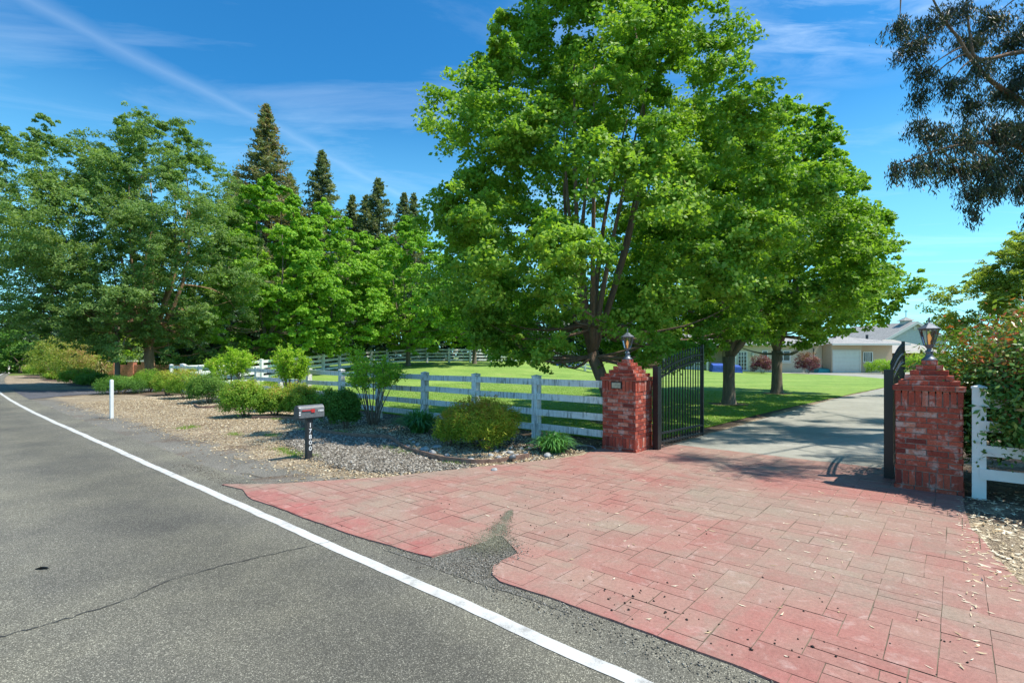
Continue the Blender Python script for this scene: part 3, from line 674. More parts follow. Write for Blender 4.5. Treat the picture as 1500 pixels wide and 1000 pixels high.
# ================================================================ BRICK PILLARS
def pillar(a0,a1,n0,label,seed,plaque=False):
    rs=random.Random(seed); ac=(a0+a1)/2; nc=n0+.32
    root=empty('brick_pillar',W(ac,nc),ANG,label,'pillar','brick gate pillars')
    hw=.32; m=MB(); core=MB()
    core.box(-hw+.012,hw-.012,-hw+.012,hw-.012,0,1.20)
    def ring(mm,z0,z1,hw,bl,off,dep=.055,j=.0025,tall=False):
        # bricks round a square of half width hw
        for side in range(4):
            M=Matrix.Rotation(side*math.pi/2,4,'Z'); n=max(1,round((2*hw)/bl)); L=2*hw
            x=-hw - (bl*.5 if off else 0)
            xs=[]
            while x<hw-1e-4:
                x0=max(x,-hw); x1=min(x+bl,hw); 
                if x1-x0>.02: xs.append((x0,x1))
                x+=bl
            for (x0,x1) in xs:
                mm.cur=min(1,max(0,rs.gauss(.5,.24))); p=rs.uniform(-.004,.004)
                mm.box(x0+.0055,x1-.0055,-hw-p,-hw+dep,z0+.005,z1-.005,j,M)
    z=0
    ring(m,z,.065,hw+.012,.2,False); z=.065
    ring(m,z,.245,hw,.066,False); z=.245
    cnt=0
    ch=.0665
    for k in range(12):
        ring(m,z,z+ch,hw,.203,k%2==1); z+=ch
    ring(m,z,z+.19,hw+.006,.066,False); z+=.19   # soldier course
    m.build('brickwork',MAT['brick'],root,False,True); core.build('mortar_core',MAT['mortar'],root)
    c=MB(); cc=MB()
    w=hw+.028
    for k in range(6):
        ring(c,z,z+.062,w,.2 if w>.12 else .1,k%2==1,min(.09,w*.6)); cc.box(-w+.01,w-.01,-w+.01,w-.01,z-.002+k*.0003,z+.056)
        z+=.062; w-=.054
    c.build('stepped_cap',MAT['brick'],root,False,True); cc.build('cap_mortar',MAT['mortar'],root)
    if plaque:
        p=MB(); p.box(-.13,.07,-hw-.028,-hw-.008,1.09,1.21); q=p.build('address_plaque',MAT['black'],root)
        p=MB(); p.box(-.115,.055,-hw-.033,-hw-.029,1.105,1.195); p.build('plaque_face',MAT['plaque'],q)
    return root,z
pl,zt=pillar(-4.80,-4.14,8.05,'brick gate pillar beside the black gate, with a small plaque and the four rail fence',41,True)
pr,zt=pillar(-.588,.05,8.06,'brick gate pillar next to the leafy red tipped shrub, with no plaque',42)
# coach lanterns
def lantern(a,n,z,label):
    root=empty('gate_lantern',W(a,n,z),ANG+.3,label,'lantern','lanterns on the gate pillars')
    m=MB(); m.lathe([(.085,0),(.085,.015),(.06,.035),(.042,.06),(.036,.10),(.05,.115),(.036,.13)],14); m.build('base',MAT['pewter'],root,True)
    m=MB(); m.lathe([(.03,.13),(.024,.15),(.05,.185),(.062,.195)],6); m.build('stem',MAT['pewter'],root)
    z0,z1,r0,r1=.195,.395,.055,.105
    f=MB()
    for k in range(6):
        an=k*math.pi/3; f.tube([(r0*math.cos(an),r0*math.sin(an),z0),(r1*math.cos(an),r1*math.sin(an),z1)],.006,5)
        a2=an+math.pi/3
        for rr,zz in ((r0,z0),(r1,z1)): f.tube([(rr*math.cos(an),rr*math.sin(an),zz),(rr*math.cos(a2),rr*math.sin(a2),zz)],.007,5)
    f.build('cage',MAT['pewter'],root)
    g=MB()
    for k in range(6):
        an=k*math.pi/3+.06;a2=(k+1)*math.pi/3-.06
        g.add([(r0*.97*math.cos(an),r0*.97*math.sin(an),z0+.008),(r0*.97*math.cos(a2),r0*.97*math.sin(a2),z0+.008),(r1*.97*math.cos(a2),r1*.97*math.sin(a2),z1-.008),(r1*.97*math.cos(an),r1*.97*math.sin(an),z1-.008)],[(0,1,2,3)])
    g.build('glass_pane',MAT['lampglass'],root)
    m=MB(); m.lathe([(.118,.395),(.122,.405),(.07,.44),(.06,.446),(.04,.468),(.02,.478)],6); m.build('roof',MAT['pewter'],root)
    m=MB(); m.lathe([(.012,.478),(.008,.49),(.016,.502),(.007,.515),(.012,.525),(.002,.555)],10); m.build('finial',MAT['pewter'],root,True)
    m=MB(); m.lathe([(.012,.2),(.012,.245),(.02,.26),(.026,.285),(.018,.315),(.002,.35)],10); m.build('bulb',MAT['bulb'],root,True)
lantern(-4.47,8.37,zt-.008,'pewter lantern on the brick pillar that carries a plaque')
lantern(-.27,8.38,zt-.008,'pewter lantern on the brick pillar beside the red tipped shrub')

# ================================================================ GATE LEAVES
def gate(a0,n0,a1,n1,label,sgn):
    p0=W(a0,n0);p1=W(a1,n1); d=p1-p0; L=d.length; an=math.atan2(d.y,d.x)
    root=empty('iron_gate_leaf',p0,an,label,'gate','black iron gate leaves')
    m=MB(); m.box(-.052,.052,-.052,.052,0,1.46); m.box(-.058,.058,-.058,.058,1.46,1.475); m.build('hinge_post',MAT['black'],root)
    def arc(t): return 1.27+.29*math.sin(t*math.pi/2)
    def arc2(t): return arc(t)+.13
    x0,x1=.11,L
    fr=MB()
    for x in (x0,x1-.02): fr.box(x-.022,x+.022,-.022,.022,.08,(arc2(0)-.02) if x==x0 else arc2(1)+.20)
    fr.box(x0+.022,x1-.042,-.018,.018,.11,.145); fr.box(x0+.022,x1-.042,-.018,.018,.27,.305)
    for fn in (arc,arc2):
        fr.tube([(x0+(x1-x0)*k/14,0,fn(k/14)) for k in range(15)],.019,6)
    fr.build('frame',MAT['black'],root)
    N_=15
    pk=MB()
    for k in range(N_):
        t=(k+1)/(N_+1); x=x0+(x1-x0)*t; top=arc2(t)+.11
        pk.box(x-.0085,x+.0085,-.0085,.0085,.085,top)
        pk.lathe([(.016,top),(.018,top+.01),(.001,top+.06)],4,(x,0),math.pi/4)
    pk.build('picket_row',MAT['black'],root)
    sc=MB()
    for k in range(N_):
        t=(k+.5)/(N_+1); x=x0+(x1-x0)*t; zc=(arc(t)+arc2(t))/2
        sc.tube([(x+.036*math.cos(q*math.pi/5),0,zc+.042*math.sin(q*math.pi/5)) for q in range(11)],.006,5)
    sc.build('scroll_ring',MAT['black'],root)
    for z in (.35,1.1):
        h=MB(); h.box(.0525,.0875,-.03,.03,z,z+.07); h.build('hinge',MAT['black'],root)
    return root
gate(-4.02,8.60,-3.86,10.35,'black iron gate leaf standing open beside the lawn',1)
gate(-.70,8.62,-.655,10.35,'black iron gate leaf seen edge on beside the pillar at the shrub',-1)

# ================================================================ FENCES
def fence(name,label,posts,zr,ph,pw=.13,rh=.13,rd=.035,mat='white',group=None,longrail=0,wob=.0,side=-1,start_free=None):
    root=empty(name,(posts[0][0],posts[0][1],float(gz(*posts[0]))),0,label,'fence',group); o=Vector(root.location)
    zs=[float(gz(x,y)) for x,y in posts]
    rs=random.Random(9)
    for i,(x,y) in enumerate(posts):
        if start_free and i in start_free: continue
        q=posts[min(i+1,len(posts)-1)];p=posts[max(i-1,0)]; an=math.atan2(q[1]-p[1],q[0]-p[0])
        M=Matrix.Translation(Vector((x,y,zs[i]))-o)@Matrix.Rotation(an,4,'Z')@Matrix.Rotation(rs.uniform(-1,1)*wob,4,'Y')
        m=MB(); m.box(-pw/2,pw/2,-pw/2,pw/2,-.1,ph,0,M); 
        m.add([M@Vector(c) for c in ((-pw/2-.008,-pw/2-.008,ph),(pw/2+.008,-pw/2-.008,ph),(pw/2+.008,pw/2+.008,ph),(-pw/2-.008,pw/2+.008,ph),(-pw/2-.008,-pw/2-.008,ph+.02),(pw/2+.008,-pw/2-.008,ph+.02),(pw/2+.008,pw/2+.008,ph+.02),(-pw/2-.008,pw/2+.008,ph+.02),(0,0,ph+.045))],[(3,2,1,0),(0,1,5,4),(1,2,6,5),(2,3,7,6),(3,0,4,7),(4,5,8),(5,6,8),(6,7,8),(7,4,8)])
        m.build('post',MAT[mat],root)
    step=longrail or 1
    for z in zr:
        for i in range(0,len(posts)-1,step):
            m=MB(); e=min(i+step,len(posts)-1)
            for k in range(i,e):
                A=Vector((*posts[k],zs[k]))-o; B=Vector((*posts[k+1],zs[k+1]))-o; d=(B-A); L=d.length; dn=d.normalized()
                h=Vector((dn.x,dn.y,0)).normalized(); q=Vector((-h.y,h.x,0))*side
                off=pw/2-rd*.55; g0=0.004 
                zz=z+rs.uniform(-1,1)*wob*.4
                for_v=[]
                for t in (g0,L-g0):
                    c=A+dn*t+q*off
                    if t>g0: c=c+Vector((0,0,rs.uniform(-1,1)*wob*.5))
                    for oy,oz in ((0,-rh/2),(rd,-rh/2),(rd,rh/2),(0,rh/2)): for_v.append(c+q*(oy)+Vector((0,0,zz+oz)))
                m.add(for_v,[(0,1,2,3),(7,6,5,4),(0,4,5,1),(1,5,6,2),(2,6,7,3),(3,7,4,0)])
            m.build('rail',MAT[mat],root)
    return root
ZR=(.25,.55,.85,1.15)
ss=[6.46,8.18,9.95]+[9.95+1.88*k for k in range(1,11)]
fp=[(W(-4.74,8.28).x,W(-4.74,8.28).y)]+[(W(-s,8.28).x,W(-s,8.28).y) for s in ss]
fence('rail_fence','weathered white four rail fence running from the plaque pillar past the shrubs',fp,ZR,1.24,.14,.125,.035,'white','white rail fences',0,.025,1,(0,))
# right hand
fp=[(W(a,8.12).x,W(a,8.12).y) for a in (.19,2.6,5.0,7.4)]
fence('rail_fence','white rail fence partly covered by the red tipped shrub',fp,(.30,.57,.85,1.12),1.28,.125,.12,.035,'white_clean','white rail fences',0,0,-1)
# back fence round the paddock
def interp_path(pts,step):
    out=[pts[0]]; 
    P=[Vector((*p,0)) for p in pts]; d=[0]
    for i in range(len(P)-1): d.append(d[-1]+(P[i+1]-P[i]).length)
    n=round(d[-1]/step)
    res=[]
    for k in range(n+1):
        s=d[-1]*k/n
        for i in range(len(P)-1):
            if s<=d[i+1]+1e-6: t=(s-d[i])/(d[i+1]-d[i]); q=P[i].lerp(P[i+1],t); res.append((q.x,q.y)); break
    return res
bp=interp_path([(GY(268,24),24),(GY(374,29.5),29.5),(GY(500,38),38),(GY(560,43),43),(GY(620,46),46),(GY(720,48.5),48.5),(GY(830,49),49),(4.6,46.5),(6.6,40.5)],2.0)
fence('rail_fence','white rail fence curving round the back of the lawn before the dark trees',bp,(.25,.55,.85,1.15),1.28,.16,.16,.03,'white_clean','white rail fences',6,0,1)

# ================================================================ MAILBOX, MARKER POSTS
mp=G(452,672); root=empty('mailbox',mp,ANG,'grey mailbox with a red flag on a black numbered post','mailbox')
m=MB(); m.box(-.042,.042,-.042,.042,-.1,.655); post=m.build('post',MAT['blackwood'],root)
def digit(txt,size,mat,parent,M,name='numeral',bold=.0):
    cu=bpy.data.curves.new('t','FONT'); cu.body=txt; cu.size=size; cu.align_x='CENTER'; cu.align_y='CENTER'; cu.extrude=.002; cu.offset=bold
    ob=bpy.data.objects.new('t',cu); col.objects.link(ob); dg=bpy.context.evaluated_depsgraph_get(); dg.update()
    me=bpy.data.meshes.new_from_object(ob.evaluated_get(dg)); bpy.data.objects.remove(ob); me.materials.clear()
    o=link(name,me,mat,parent); o.matrix_local=M; return o
Mx=Matrix(((0,0,1,0),(1,0,0,0),(0,1,0,0),(0,0,0,1)))   # text faces local +x
for k,ch in enumerate('17800'):
    digit(ch,.098,MAT['white_num'],post,Matrix.Translation((.0445,.006,.545-.093*k))@Mx,'numeral',.0012)
bx=MB(); w_,hs,h_=.078,.118,.196; L0,L1=-.19,.23
prof=[(-w_,0),(w_,0)]+[(w_*math.cos(q*math.pi/12),hs+(h_-hs)*math.sin(q*math.pi/12)) for q in range(13)]
def dsec(m,prof,y0,y1,z):
    n=len(prof); m.add([(p[0],y0,p[1]+z) for p in prof]+[(p[0],y1,p[1]+z) for p in prof],[tuple(range(n)),tuple(range(2*n-1,n-1,-1))]+[(i,n+i,n+(i+1)%n,(i+1)%n) for i in range(n)])
dsec(bx,prof,L0,L1,.675); body=bx.build('body',MAT['boxmetal'],root)
dm=MB(); dsec(dm,[(p[0]*1.03,p[1]*1.02-.002) for p in prof],L0-.016,L0-.001,.675); dm.build('door',MAT['boxdoor'],root)
m=MB(); m.box(-.07,.07,-.18,.2,.656,.674); m.build('bracket',MAT['blackwood'],root)
fl=MB(); fl.box(w_+.004,w_+.012,-.15,.04,.785,.80); fl.box(w_+.004,w_+.013,.0,.06,.755,.81); fl.lathe([(.012,0),(.012,.012)],8); fl.v=fl.v[:-16]; fl.f=[f for f in fl.f if max(f)<len(fl.v)]; fl.t=fl.t[:len(fl.v)]
flag=fl.build('flag',MAT['red'],root)
digit('17800',.04,MAT['white_num'],body,Matrix.Translation((w_+.002,.165,.775))@Mx,'numeral',.001)
m=MB()
for z in (.72,.755,.83): m.box(w_+.0005,w_+.004,-.2,-.175,z,z+.02)
m.build('reflector_dots',MAT['white_num'],body)

p=G(163.5,612); root=empty('marker_post',p,ANG,'plain white wooden marker post on the shoulder near the low shrubs','marker post','roadside marker posts')
m=MB(); m.box(-.055,.055,-.035,.035,-.1,1.0); m.add([(-.055,-.035,1.0),(.055,-.035,1.0),(.055,.035,1.0),(-.055,.035,1.0),(-.04,-.02,1.03),(.04,-.02,1.03),(.04,.02,1.03),(-.04,.02,1.03)],[(0,1,5,4),(1,2,6,5),(2,3,7,6),(3,0,4,7),(4,5,6,7)]); m.build('post',MAT['white_clean'],root)
p=G(13,546.5); root=empty('marker_post',p,ANG,'small far marker post with one white and one brown side at the road bend','marker post','roadside marker posts')
m=MB(); m.box(-.13,.0,-.08,.08,-.1,1.3); m.build('brown_post',MAT['wood'],root); m=MB(); m.box(.001,.12,-.06,.06,-.1,1.25); m.build('white_post',MAT['white_clean'],root)

# small spot light by the apron, conduit loop by the pillar
p=G(750,676); root=empty('garden_spotlight',p,.4,'small dark garden spotlight on a stake at the edge of the red apron','spotlight')
m=MB(); m.tube([(0,0,-.05),(0,0,.05)],.008,6); m.build('stake',MAT['black'],root); m=MB(); m.tube([(-.045,0,.06),(.0,0,.072),(.045,.0,.085)],[.026,.038,.045],10); m.build('housing',MAT['boxmetal'],root,True)
p=W(-5.0,7.86); m=MB(); m.tube([p+Vector((-.22,.18,0)),p+Vector((-.12,.05,.05)),p+Vector((.0,.0,.07)),p+Vector((.10,-.05,.06)),p+Vector((.16,-.1,.01))],.014,7)
tag(m.build('conduit_loop',MAT['pewter'],None,True),'grey conduit loop lying at the foot of the plaque pillar','conduit')

# ================================================================ HOUSE
MAT['stucco']=plain('beige_stucco',(.64,.55,.41),.9,sc=12,var=.10,bump=.2)
MAT['stucco_pink']=plain('tan_wall',(.60,.44,.31),.9,sc=12,var=.10,bump=.2)
MAT['siding']=plain('grey_siding',(.55,.55,.53),.85,sc=3,var=.08)
MAT['trim']=plain('cream_trim',(.70,.67,.60),.6,sc=5,var=.05)
MAT['gdoor']=plain('cream_garage_door',(.74,.73,.66),.6,sc=3,var=.05)
def shingle():
    m=N('grey_shingle'); b=m.n('ShaderNodeTexBrick',{'Vector':m.co(),'Scale':3.0,'Color1':(.30,.29,.27,1),'Color2':(.42,.40,.37,1),'Mortar':(.16,.155,.15,1),'Mortar Size':.02})
    c=m.mix(1,b.outputs[0],m.ramp(m.noise(1.2,None,5),[(.3,.85),(.7,1.15)]),'MULTIPLY'); m.pbr(c,.9); return m.m
MAT['roof']=shingle()
MAT['brickwall']=plain('salmon_brick',(.42,.17,.11),.9,sc=9,var=.35,bump=.3)
HY=52.0
def hx(u): return GY(u,HY)
def hz(v): return EYE-(v-HOR)*HY/F
root=empty('ranch_house',(hx(1220),HY,0),0,'long low beige ranch house with a grey roof and a cream garage door','house')
O=Vector(root.location)
def hb(m,u0,u1,z0,z1,y0,y1): m.box(hx(u0)-O.x,hx(u1)-O.x,y0,y1,z0,z1)
m=MB(); hb(m,1218,1262.5,.0,2.9,0,8.3); 
gp=m.build('wall',MAT['stucco_pink'],root); gp['label']='tan garage wall'
m=MB(); hb(m,1263,1309,.0,2.88,1.0,8.2); hb(m,1309.1,1322,0,2.87,1.4,8.1); p2=m.build('wall',MAT['stucco_pink'],root)
m=MB(); hb(m,1083,1217.5,.0,2.9,1.5,8.1); m.build('wall',MAT['stucco'],root)
m=MB(); hb(m,985,1082,.0,2.6,4,10); m.build('wall',MAT['stucco'],root)
m=MB(); hb(m,1010,1040,.05,2.6,1.7,3.9); m.build('porch_wall',MAT['trim'],root)
def roofm(u0,u1,y0,y1,ze,zr,hip=2.2):
    x0,x1=hx(u0)-O.x,hx(u1)-O.x; m=MB(); ym=(y0+y1)/2
    v=[(x0,y0,ze),(x1,y0,ze),(x1,y1,ze),(x0,y1,ze),(x0+hip,ym,zr),(x1-hip,ym,zr)]
    m.add(v,[(0,1,5,4),(1,2,5),(2,3,4,5),(3,0,4),(3,2,1,0)]); return m
rf=roofm(985,1326,-.7,10.7,2.72,4.25,3.5); 
r_=roofm(1214,1324,-.7,8.5,2.93,3.75,3.0).build('roof',MAT['roof'],root)
r2=roofm(975,1212,.7,11,2.95,4.3,3).build('roof',MAT['roof'],root)
m=MB(); hb(m,1212,1325,2.76,2.92,-.85,-.71); m.build('gutter',MAT['trim'],root)
m=MB(); hb(m,975,1211,2.79,2.94,.55,.69); m.build('gutter',MAT['trim'],root)
for u,yy in ((1252,3.2),(1300,3.0),(1195,4.2)):
    m=MB(); m.tube([(hx(u)-O.x,yy,3.2),(hx(u)-O.x,yy,3.95)],.13,8); m.build('vent_pipe',MAT['boxdoor'],r_)
# garage door with panel lines as grooves
gd=MB(); x0,x1=hx(1221)-O.x,hx(1258.5)-O.x; nrow=16
for k in range(nrow): gd.box(x0,x1,-.03,-.005,.04+2.12*k/nrow,.04+2.12*(k+1)/nrow-.018)
gd=gd.build('garage_door',MAT['gdoor'],root)
fm=MB(); fm.box(x0-.12,x0-.005,-.06,-.004,.0,2.30); fm.box(x1+.005,x1+.12,-.06,-.004,.0,2.30); fm.box(x0-.004,x1+.004,-.06,-.004,2.175,2.30); fm.build('frame',MAT['trim'],gd)
def window(x0,x1,z0,z1,y,nm,root=root,npane=4):
    w=MB(); w.box(x0-.09,x0,y-.06,y-.003,z0-.09,z1+.09); w.box(x1,x1+.09,y-.06,y-.003,z0-.09,z1+.09); w.box(x0+.001,x1-.001,y-.06,y-.003,z1,z1+.09); w.box(x0+.001,x1-.001,y-.06,y-.003,z0-.09,z0)
    for k in range(1,npane):
        x=x0+(x1-x0)*k/npane; w.box(x-.035,x+.035,y-.05,y-.003,z0+.001,z1-.001)
    f=w.build(nm,MAT['white_clean'],root); g=MB(); g.box(x0+.001,x1-.001,y-.02,y-.004,z0+.001,z1-.001); g.build('pane',MAT['glass'],f); return f
window(hx(1275)-O.x,hx(1287)-O.x,1.15,2.05,1.0,'window',root,4)
window(hx(1149)-O.x,hx(1168)-O.x,1.25,2.2,1.5,'window',root,2)
window(hx(1128)-O.x,hx(1134)-O.x,1.25,2.2,1.5,'window',root,1)
# french doors of small panes
f=window(hx(1091)-O.x,hx(1103)-O.x,.25,2.1,1.5,'french_door',root,3)
m=MB()
for k in range(1,5): m.box(hx(1091)-O.x,hx(1103)-O.x,1.435,1.449,.25+.37*k-.02,.25+.37*k+.02)
m.build('muntin',MAT['white_clean'],f)
d=MB(); d.box(hx(1261.8)-O.x+.15,hx(1270)-O.x,.93,.995,.0,2.05); d.build('side_door',MAT['trim'],root)
m=MB(); m.box(hx(1147)-O.x,hx(1170)-O.x,1.38,1.498,.95,1.12); m.build('window_sill',MAT['trim'],root)
for u in (1197,1112): 
    m=MB(); m.lathe([(.09,1.6),(.14,1.9),(.02,2.0)],8,(hx(u)-O.x,1.35)); m.build('wall_lamp',MAT['trim'],root)
m=MB(); m.tube([(hx(1204)-O.x,1.42,.3),(hx(1204)-O.x,1.42,2.5)],.04,6); m.build('downpipe',MAT['boxdoor'],root)
for u in (1006,1041,1083):
    m=MB(); m.box(hx(u)-O.x-.08,hx(u)-O.x+.08,.82,.98,.1,2.59); m.build('porch_post',MAT['trim'],root)

# barn behind
BY=78.0
def bx_(u): return GY(u,BY)
def bz(v): return EYE-(v-HOR)*BY/F
root=empty('grey_barn',(bx_(1340),BY,0),0,'tall grey gabled barn with a small cupola rising behind the ranch house','barn'); O=Vector(root.location)
xc=0; xl=bx_(1296)-O.x; xr=bx_(1386)-O.x; ze=bz(498); za=bz(473)
m=MB(); v=[(xl,0,0),(xr,0,0),(xr,0,ze),(xc,0,za),(xl,0,ze)]; v+= [(a,14,c) for a,b,c in v]
m.add(v,[(0,1,2,3,4),(9,8,7,6,5),(0,4,9,5),(1,6,7,2),(0,5,6,1)]); m.build('wall',MAT['siding'],root)
m=MB(); t=.22; e=.5
for sx,xe in ((-1,xl),(1,xr)):
    xe2=xe+sx*e; zz=ze-e*(za-ze)/(xr-xc) 
    v=[(xc,-e,za+.02),(xe2,-e,zz+.02),(xe2,14.4,zz+.02),(xc,14.4,za+.02)]; m.add(v+[(a,b,c+t) for a,b,c in v],[(3,2,1,0),(4,5,6,7),(0,1,5,4),(1,2,6,5),(2,3,7,6),(3,0,4,7)])
rf=m.build('roof',MAT['roof'],root)
m=MB()
for sx,xe in ((-1,xl),(1,xr)):
    xe2=xe+sx*e; zz=ze-e*(za-ze)/(xr-xc); v=[(xc,-e-.08,za-.2),(xe2,-e-.08,zz-.2),(xe2,-e-.08,zz+.25),(xc,-e-.08,za+.25)]
    m.add(v+[(a,b+.07,c) for a,b,c in v],[(0,1,2,3),(7,6,5,4),(0,4,5,1),(1,5,6,2),(2,6,7,3),(3,7,4,0)])
m.build('fascia',MAT['trim'],root)
m=MB(); m.box(-.55,.55,1.2,2.3,za-.25,za+.45); cu=m.build('cupola',MAT['siding'],rf)
m=MB(); m.add([(-.95,.9,za+.45),(.95,.9,za+.45),(.95,2.6,za+.45),(-.95,2.6,za+.45),(0,1.75,za+1.05)],[(3,2,1,0),(0,1,4),(1,2,4),(2,3,4),(3,0,4)]); m.build('cupola_roof',MAT['roof'],rf)
m=MB(); m.tube([(0,1.75,za+1.0),(0,1.75,za+2.1)],.05,6); m.tube([(-.25,1.75,za+1.9),(.25,1.75,za+1.9)],.06,6); m.build('weather_vane',MAT['boxdoor'],rf)
m=MB(); m.box(-.25,.25,-.12,-.03,za-1.0,za-.5); m.build('gable_vent',MAT['trim'],root)
# low wing in front of barn
root=empty('low_outbuilding',(GY(1350,66),66,0),0,'low brown outbuilding with a wide tan roof in front of the grey barn','outbuilding'); O=Vector(root.location)
m=MB(); xa,xb=GY(1318,66)-O.x,GY(1392,66)-O.x; zE=EYE-(517-HOR)*66/F; zA=EYE-(496-HOR)*66/F
m.box(xa,xb,.3,8,0,zE); m.build('wall',MAT['wood'],root)
m=MB(); xt=GY(1325,66)-O.x; m.add([(xa-1.4,-.4,zE),(xb+.8,-.4,zE),(xb+.8,8.5,zE),(xa-1.4,8.5,zE),(xt,4,zA),(xt+1.5,4,zA)],[(0,1,5,4),(1,2,5),(2,3,4,5),(3,0,4),(3,2,1,0)])
MAT['tanroof']=plain('tan_roof',(.38,.35,.30),.9,sc=2,var=.08); m.build('roof',MAT['tanroof'],root)

# brown board fence and bits near house
def board_fence(name,label,p0,p1,h,mat,bw=.15):
    A=Vector(p0);B=Vector(p1);d=B-A;L=d.length; root=empty(name,A,math.atan2(d.y,d.x),label,'fence'); m=MB(); n=int(L/bw)
    for k in range(n): m.box(k*bw,(k+1)*bw-.012,-.012,.012,.02,h+random.uniform(-.02,.02))
    m.build('board_panel',MAT[mat],root); q=MB()
    for z in (.4,h-.35): q.box(0,L,.013,.06,z,z+.09)
    q.build('rail',MAT[mat],root)
z_=float(gz(13,52))
board_fence('board_fence','brown wooden board fence between the plaque pillar lantern and the gate',(GY(942,50),50,float(gz(GY(942,50),50))),(GY(966,50),50,float(gz(GY(960,50),50))),1.75,'wood')
# blue covered patio furniture, teal hose box
MAT['blue']=plain('blue_cover',(.02,.08,.36),.6,sc=6,var=.3); MAT['teal']=plain('teal_plastic',(.03,.30,.30),.5,sc=6,var=.3)
def cov(name,label,u,Y,w,h,mat,cat,dep=.8):
    x=GY(u,Y); z=float(gz(x,Y)); root=empty(name,(x,Y,z),0,label,cat); m=MB(); m.add([(-w/2,-dep/2,0.0),(w/2,-dep/2,0),(w/2,dep/2,0),(-w/2,dep/2,0),(-w*.42,-dep*.4,h*.75),(w*.42,-dep*.4,h*.7),(w*.42,dep*.4,h*.95),(-w*.42,dep*.4,h)],[(3,2,1,0),(0,1,5,4),(1,2,6,5),(2,3,7,6),(3,0,4,7),(4,5,6,7)])
    m.build('cover',MAT[mat],root); q=MB(); q.box(-w*.46,w*.46,-dep*.46,dep*.46,h*.36,h*.42); q.build('hem_band',MAT[mat],root); return root
cov('covered_patio_set','blue covered patio set beside the house front, behind the second maple',1057,51,2.2,.9,'blue','patio furniture')
cov('covered_patio_chair','small blue covered chair just beside the maple trunk by the house',1078,51,1.0,.8,'blue','chair')
cov('teal_hose_box','teal plastic hose box on the ground next to the garage',1206,52.6,1.5,.5,'teal','hose box')
cov('covered_trailer','blue covered trailer glimpsed under the big maple by the back fence',832,47,2.4,.9,'blue','trailer')

# neighbour wall and small brick mailbox far left
YW=40.0
root=empty('brick_garden_wall',(GY(165,YW),YW,0),0,'low salmon brick garden wall with capped piers beyond the side driveway','wall'); O=Vector(root.location)
def nb_(m,u0,u1,z0,z1,y0,y1): m.box(GY(u0,YW)-O.x,GY(u1,YW)-O.x,y0,y1,z0,z1)
for i_,(u0,u1) in enumerate(((160,168),(188,196),(208,218))):
    m=MB(); nb_(m,u0,u1,0,1.25,-.1,.35); pr_=m.build('pier',MAT['brickwall'],root); m=MB(); nb_(m,u0-.8,u1+.8,1.25,1.36,-.16,.41); m.build('cap',MAT['trim'],pr_)
m=MB(); nb_(m,168.2,187.8,0,1.0,0,.25); nb_(m,196.2,207.8,0,1.0,0,.25); nb_(m,218.2,262,0,1.0,0,.25); m.build('wall_panel',MAT['brickwall'],root)
p=G(36,545); root=empty('brick_mailbox',p,0,'tiny brick mailbox pier with a pale box at the far road bend','mailbox')
m=MB(); m.box(-.75,.75,-.3,.3,0,.45); m.build('plinth',MAT['brickwall'],root); m=MB(); m.box(-.2,.2,-.2,.2,.45,1.1); m.build('box',MAT['trim'],root)

# ================================================================ TREES
maple_prof=[(0,.50),(.08,.82),(.2,1.0),(.38,1.0),(.55,.88),(.72,.66),(.86,.42),(.95,.20),(1,.06)]
round_prof=[(0,.45),(.1,.8),(.25,1.0),(.5,1.0),(.7,.84),(.85,.58),(.95,.32),(1,.12)]
tree('maple_tree','largest maple, reddish limbs leaning behind the plaque pillar',2.55,12.9,[(0,.6),(.08,.93),(.22,1.04),(.4,1.0),(.53,.88),(.65,.76),(.75,.62),(.88,.45),(.96,.32),(1,.16)],1.75,12.3,3.95,290,17,62,.09,'maple','bark_red',.165,101,1.75,lean=(-.55,.1),cen=(-.38,.0),group='maples along the driveway',limbs=9,bough=.20,inner=.24,tips=.05,zmin=1.45,twigs=34,lump=.13,gap=(-.45,.35,-1.1,2.4,4.6))
tree('maple_tree','middle driveway maple with a straight dark trunk rising from the shaded grass',7.4,17.7,[(0,.6),(.08,.9),(.2,1.05),(.38,1.0),(.55,.84),(.72,.60),(.86,.36),(.95,.18),(1,.06)],2.5,9.6,4.0,230,16,52,.105,'maple','bark',.20,102,1.65,cen=(.1,0),group='maples along the driveway',limbs=9,bough=.19,tips=.05,zmin=1.95,twigs=60,lump=.13)
tree('maple_tree','driveway maple nearest the house, its crown overhanging the garage',11.64,22.8,[(0,.8),(.1,1.1),(.2,1.17),(.4,1.05),(.62,.89),(.8,.66),(.9,.45),(1,.12)],2.6,12.6,3.6,220,16,42,.135,'maple','bark',.22,103,1.9,cen=(.25,0),group='maples along the driveway',limbs=10,bough=.21,tips=.05,zmin=2.2,ztilt=.28,twigs=50,lump=.10)
# row at the back of the lawn
def far_maple(u,Y,vt,Rx,label,seed,nb=85):
    x=GY(u,Y); z=float(gz(x,Y)); h=EYE-(vt-HOR)*Y/F-z
    tree('maple_tree',label,x,Y,maple_prof,1.6,h,Rx,int(nb*1.6),14,34,.19,'maple_bright','bark',.17,seed,2.0,group='maples behind the lawn',limbs=7,bough=.22,tips=.05,twigs=40,lump=.14)
far_maple(392,33,258,4.0,'tallest bright green maple behind the lawn, next to the grey green tree',201,95)
far_maple(479,37,302,4.4,'bright green maple behind the lawn, second from the grey green tree',202)
far_maple(598,41,316,4.4,'bright green maple behind the lawn with its trunk clear of the shrubs',203)
far_maple(695,43.5,330,4.2,'bright green maple behind the lawn, half hidden by the largest maple',204,60)
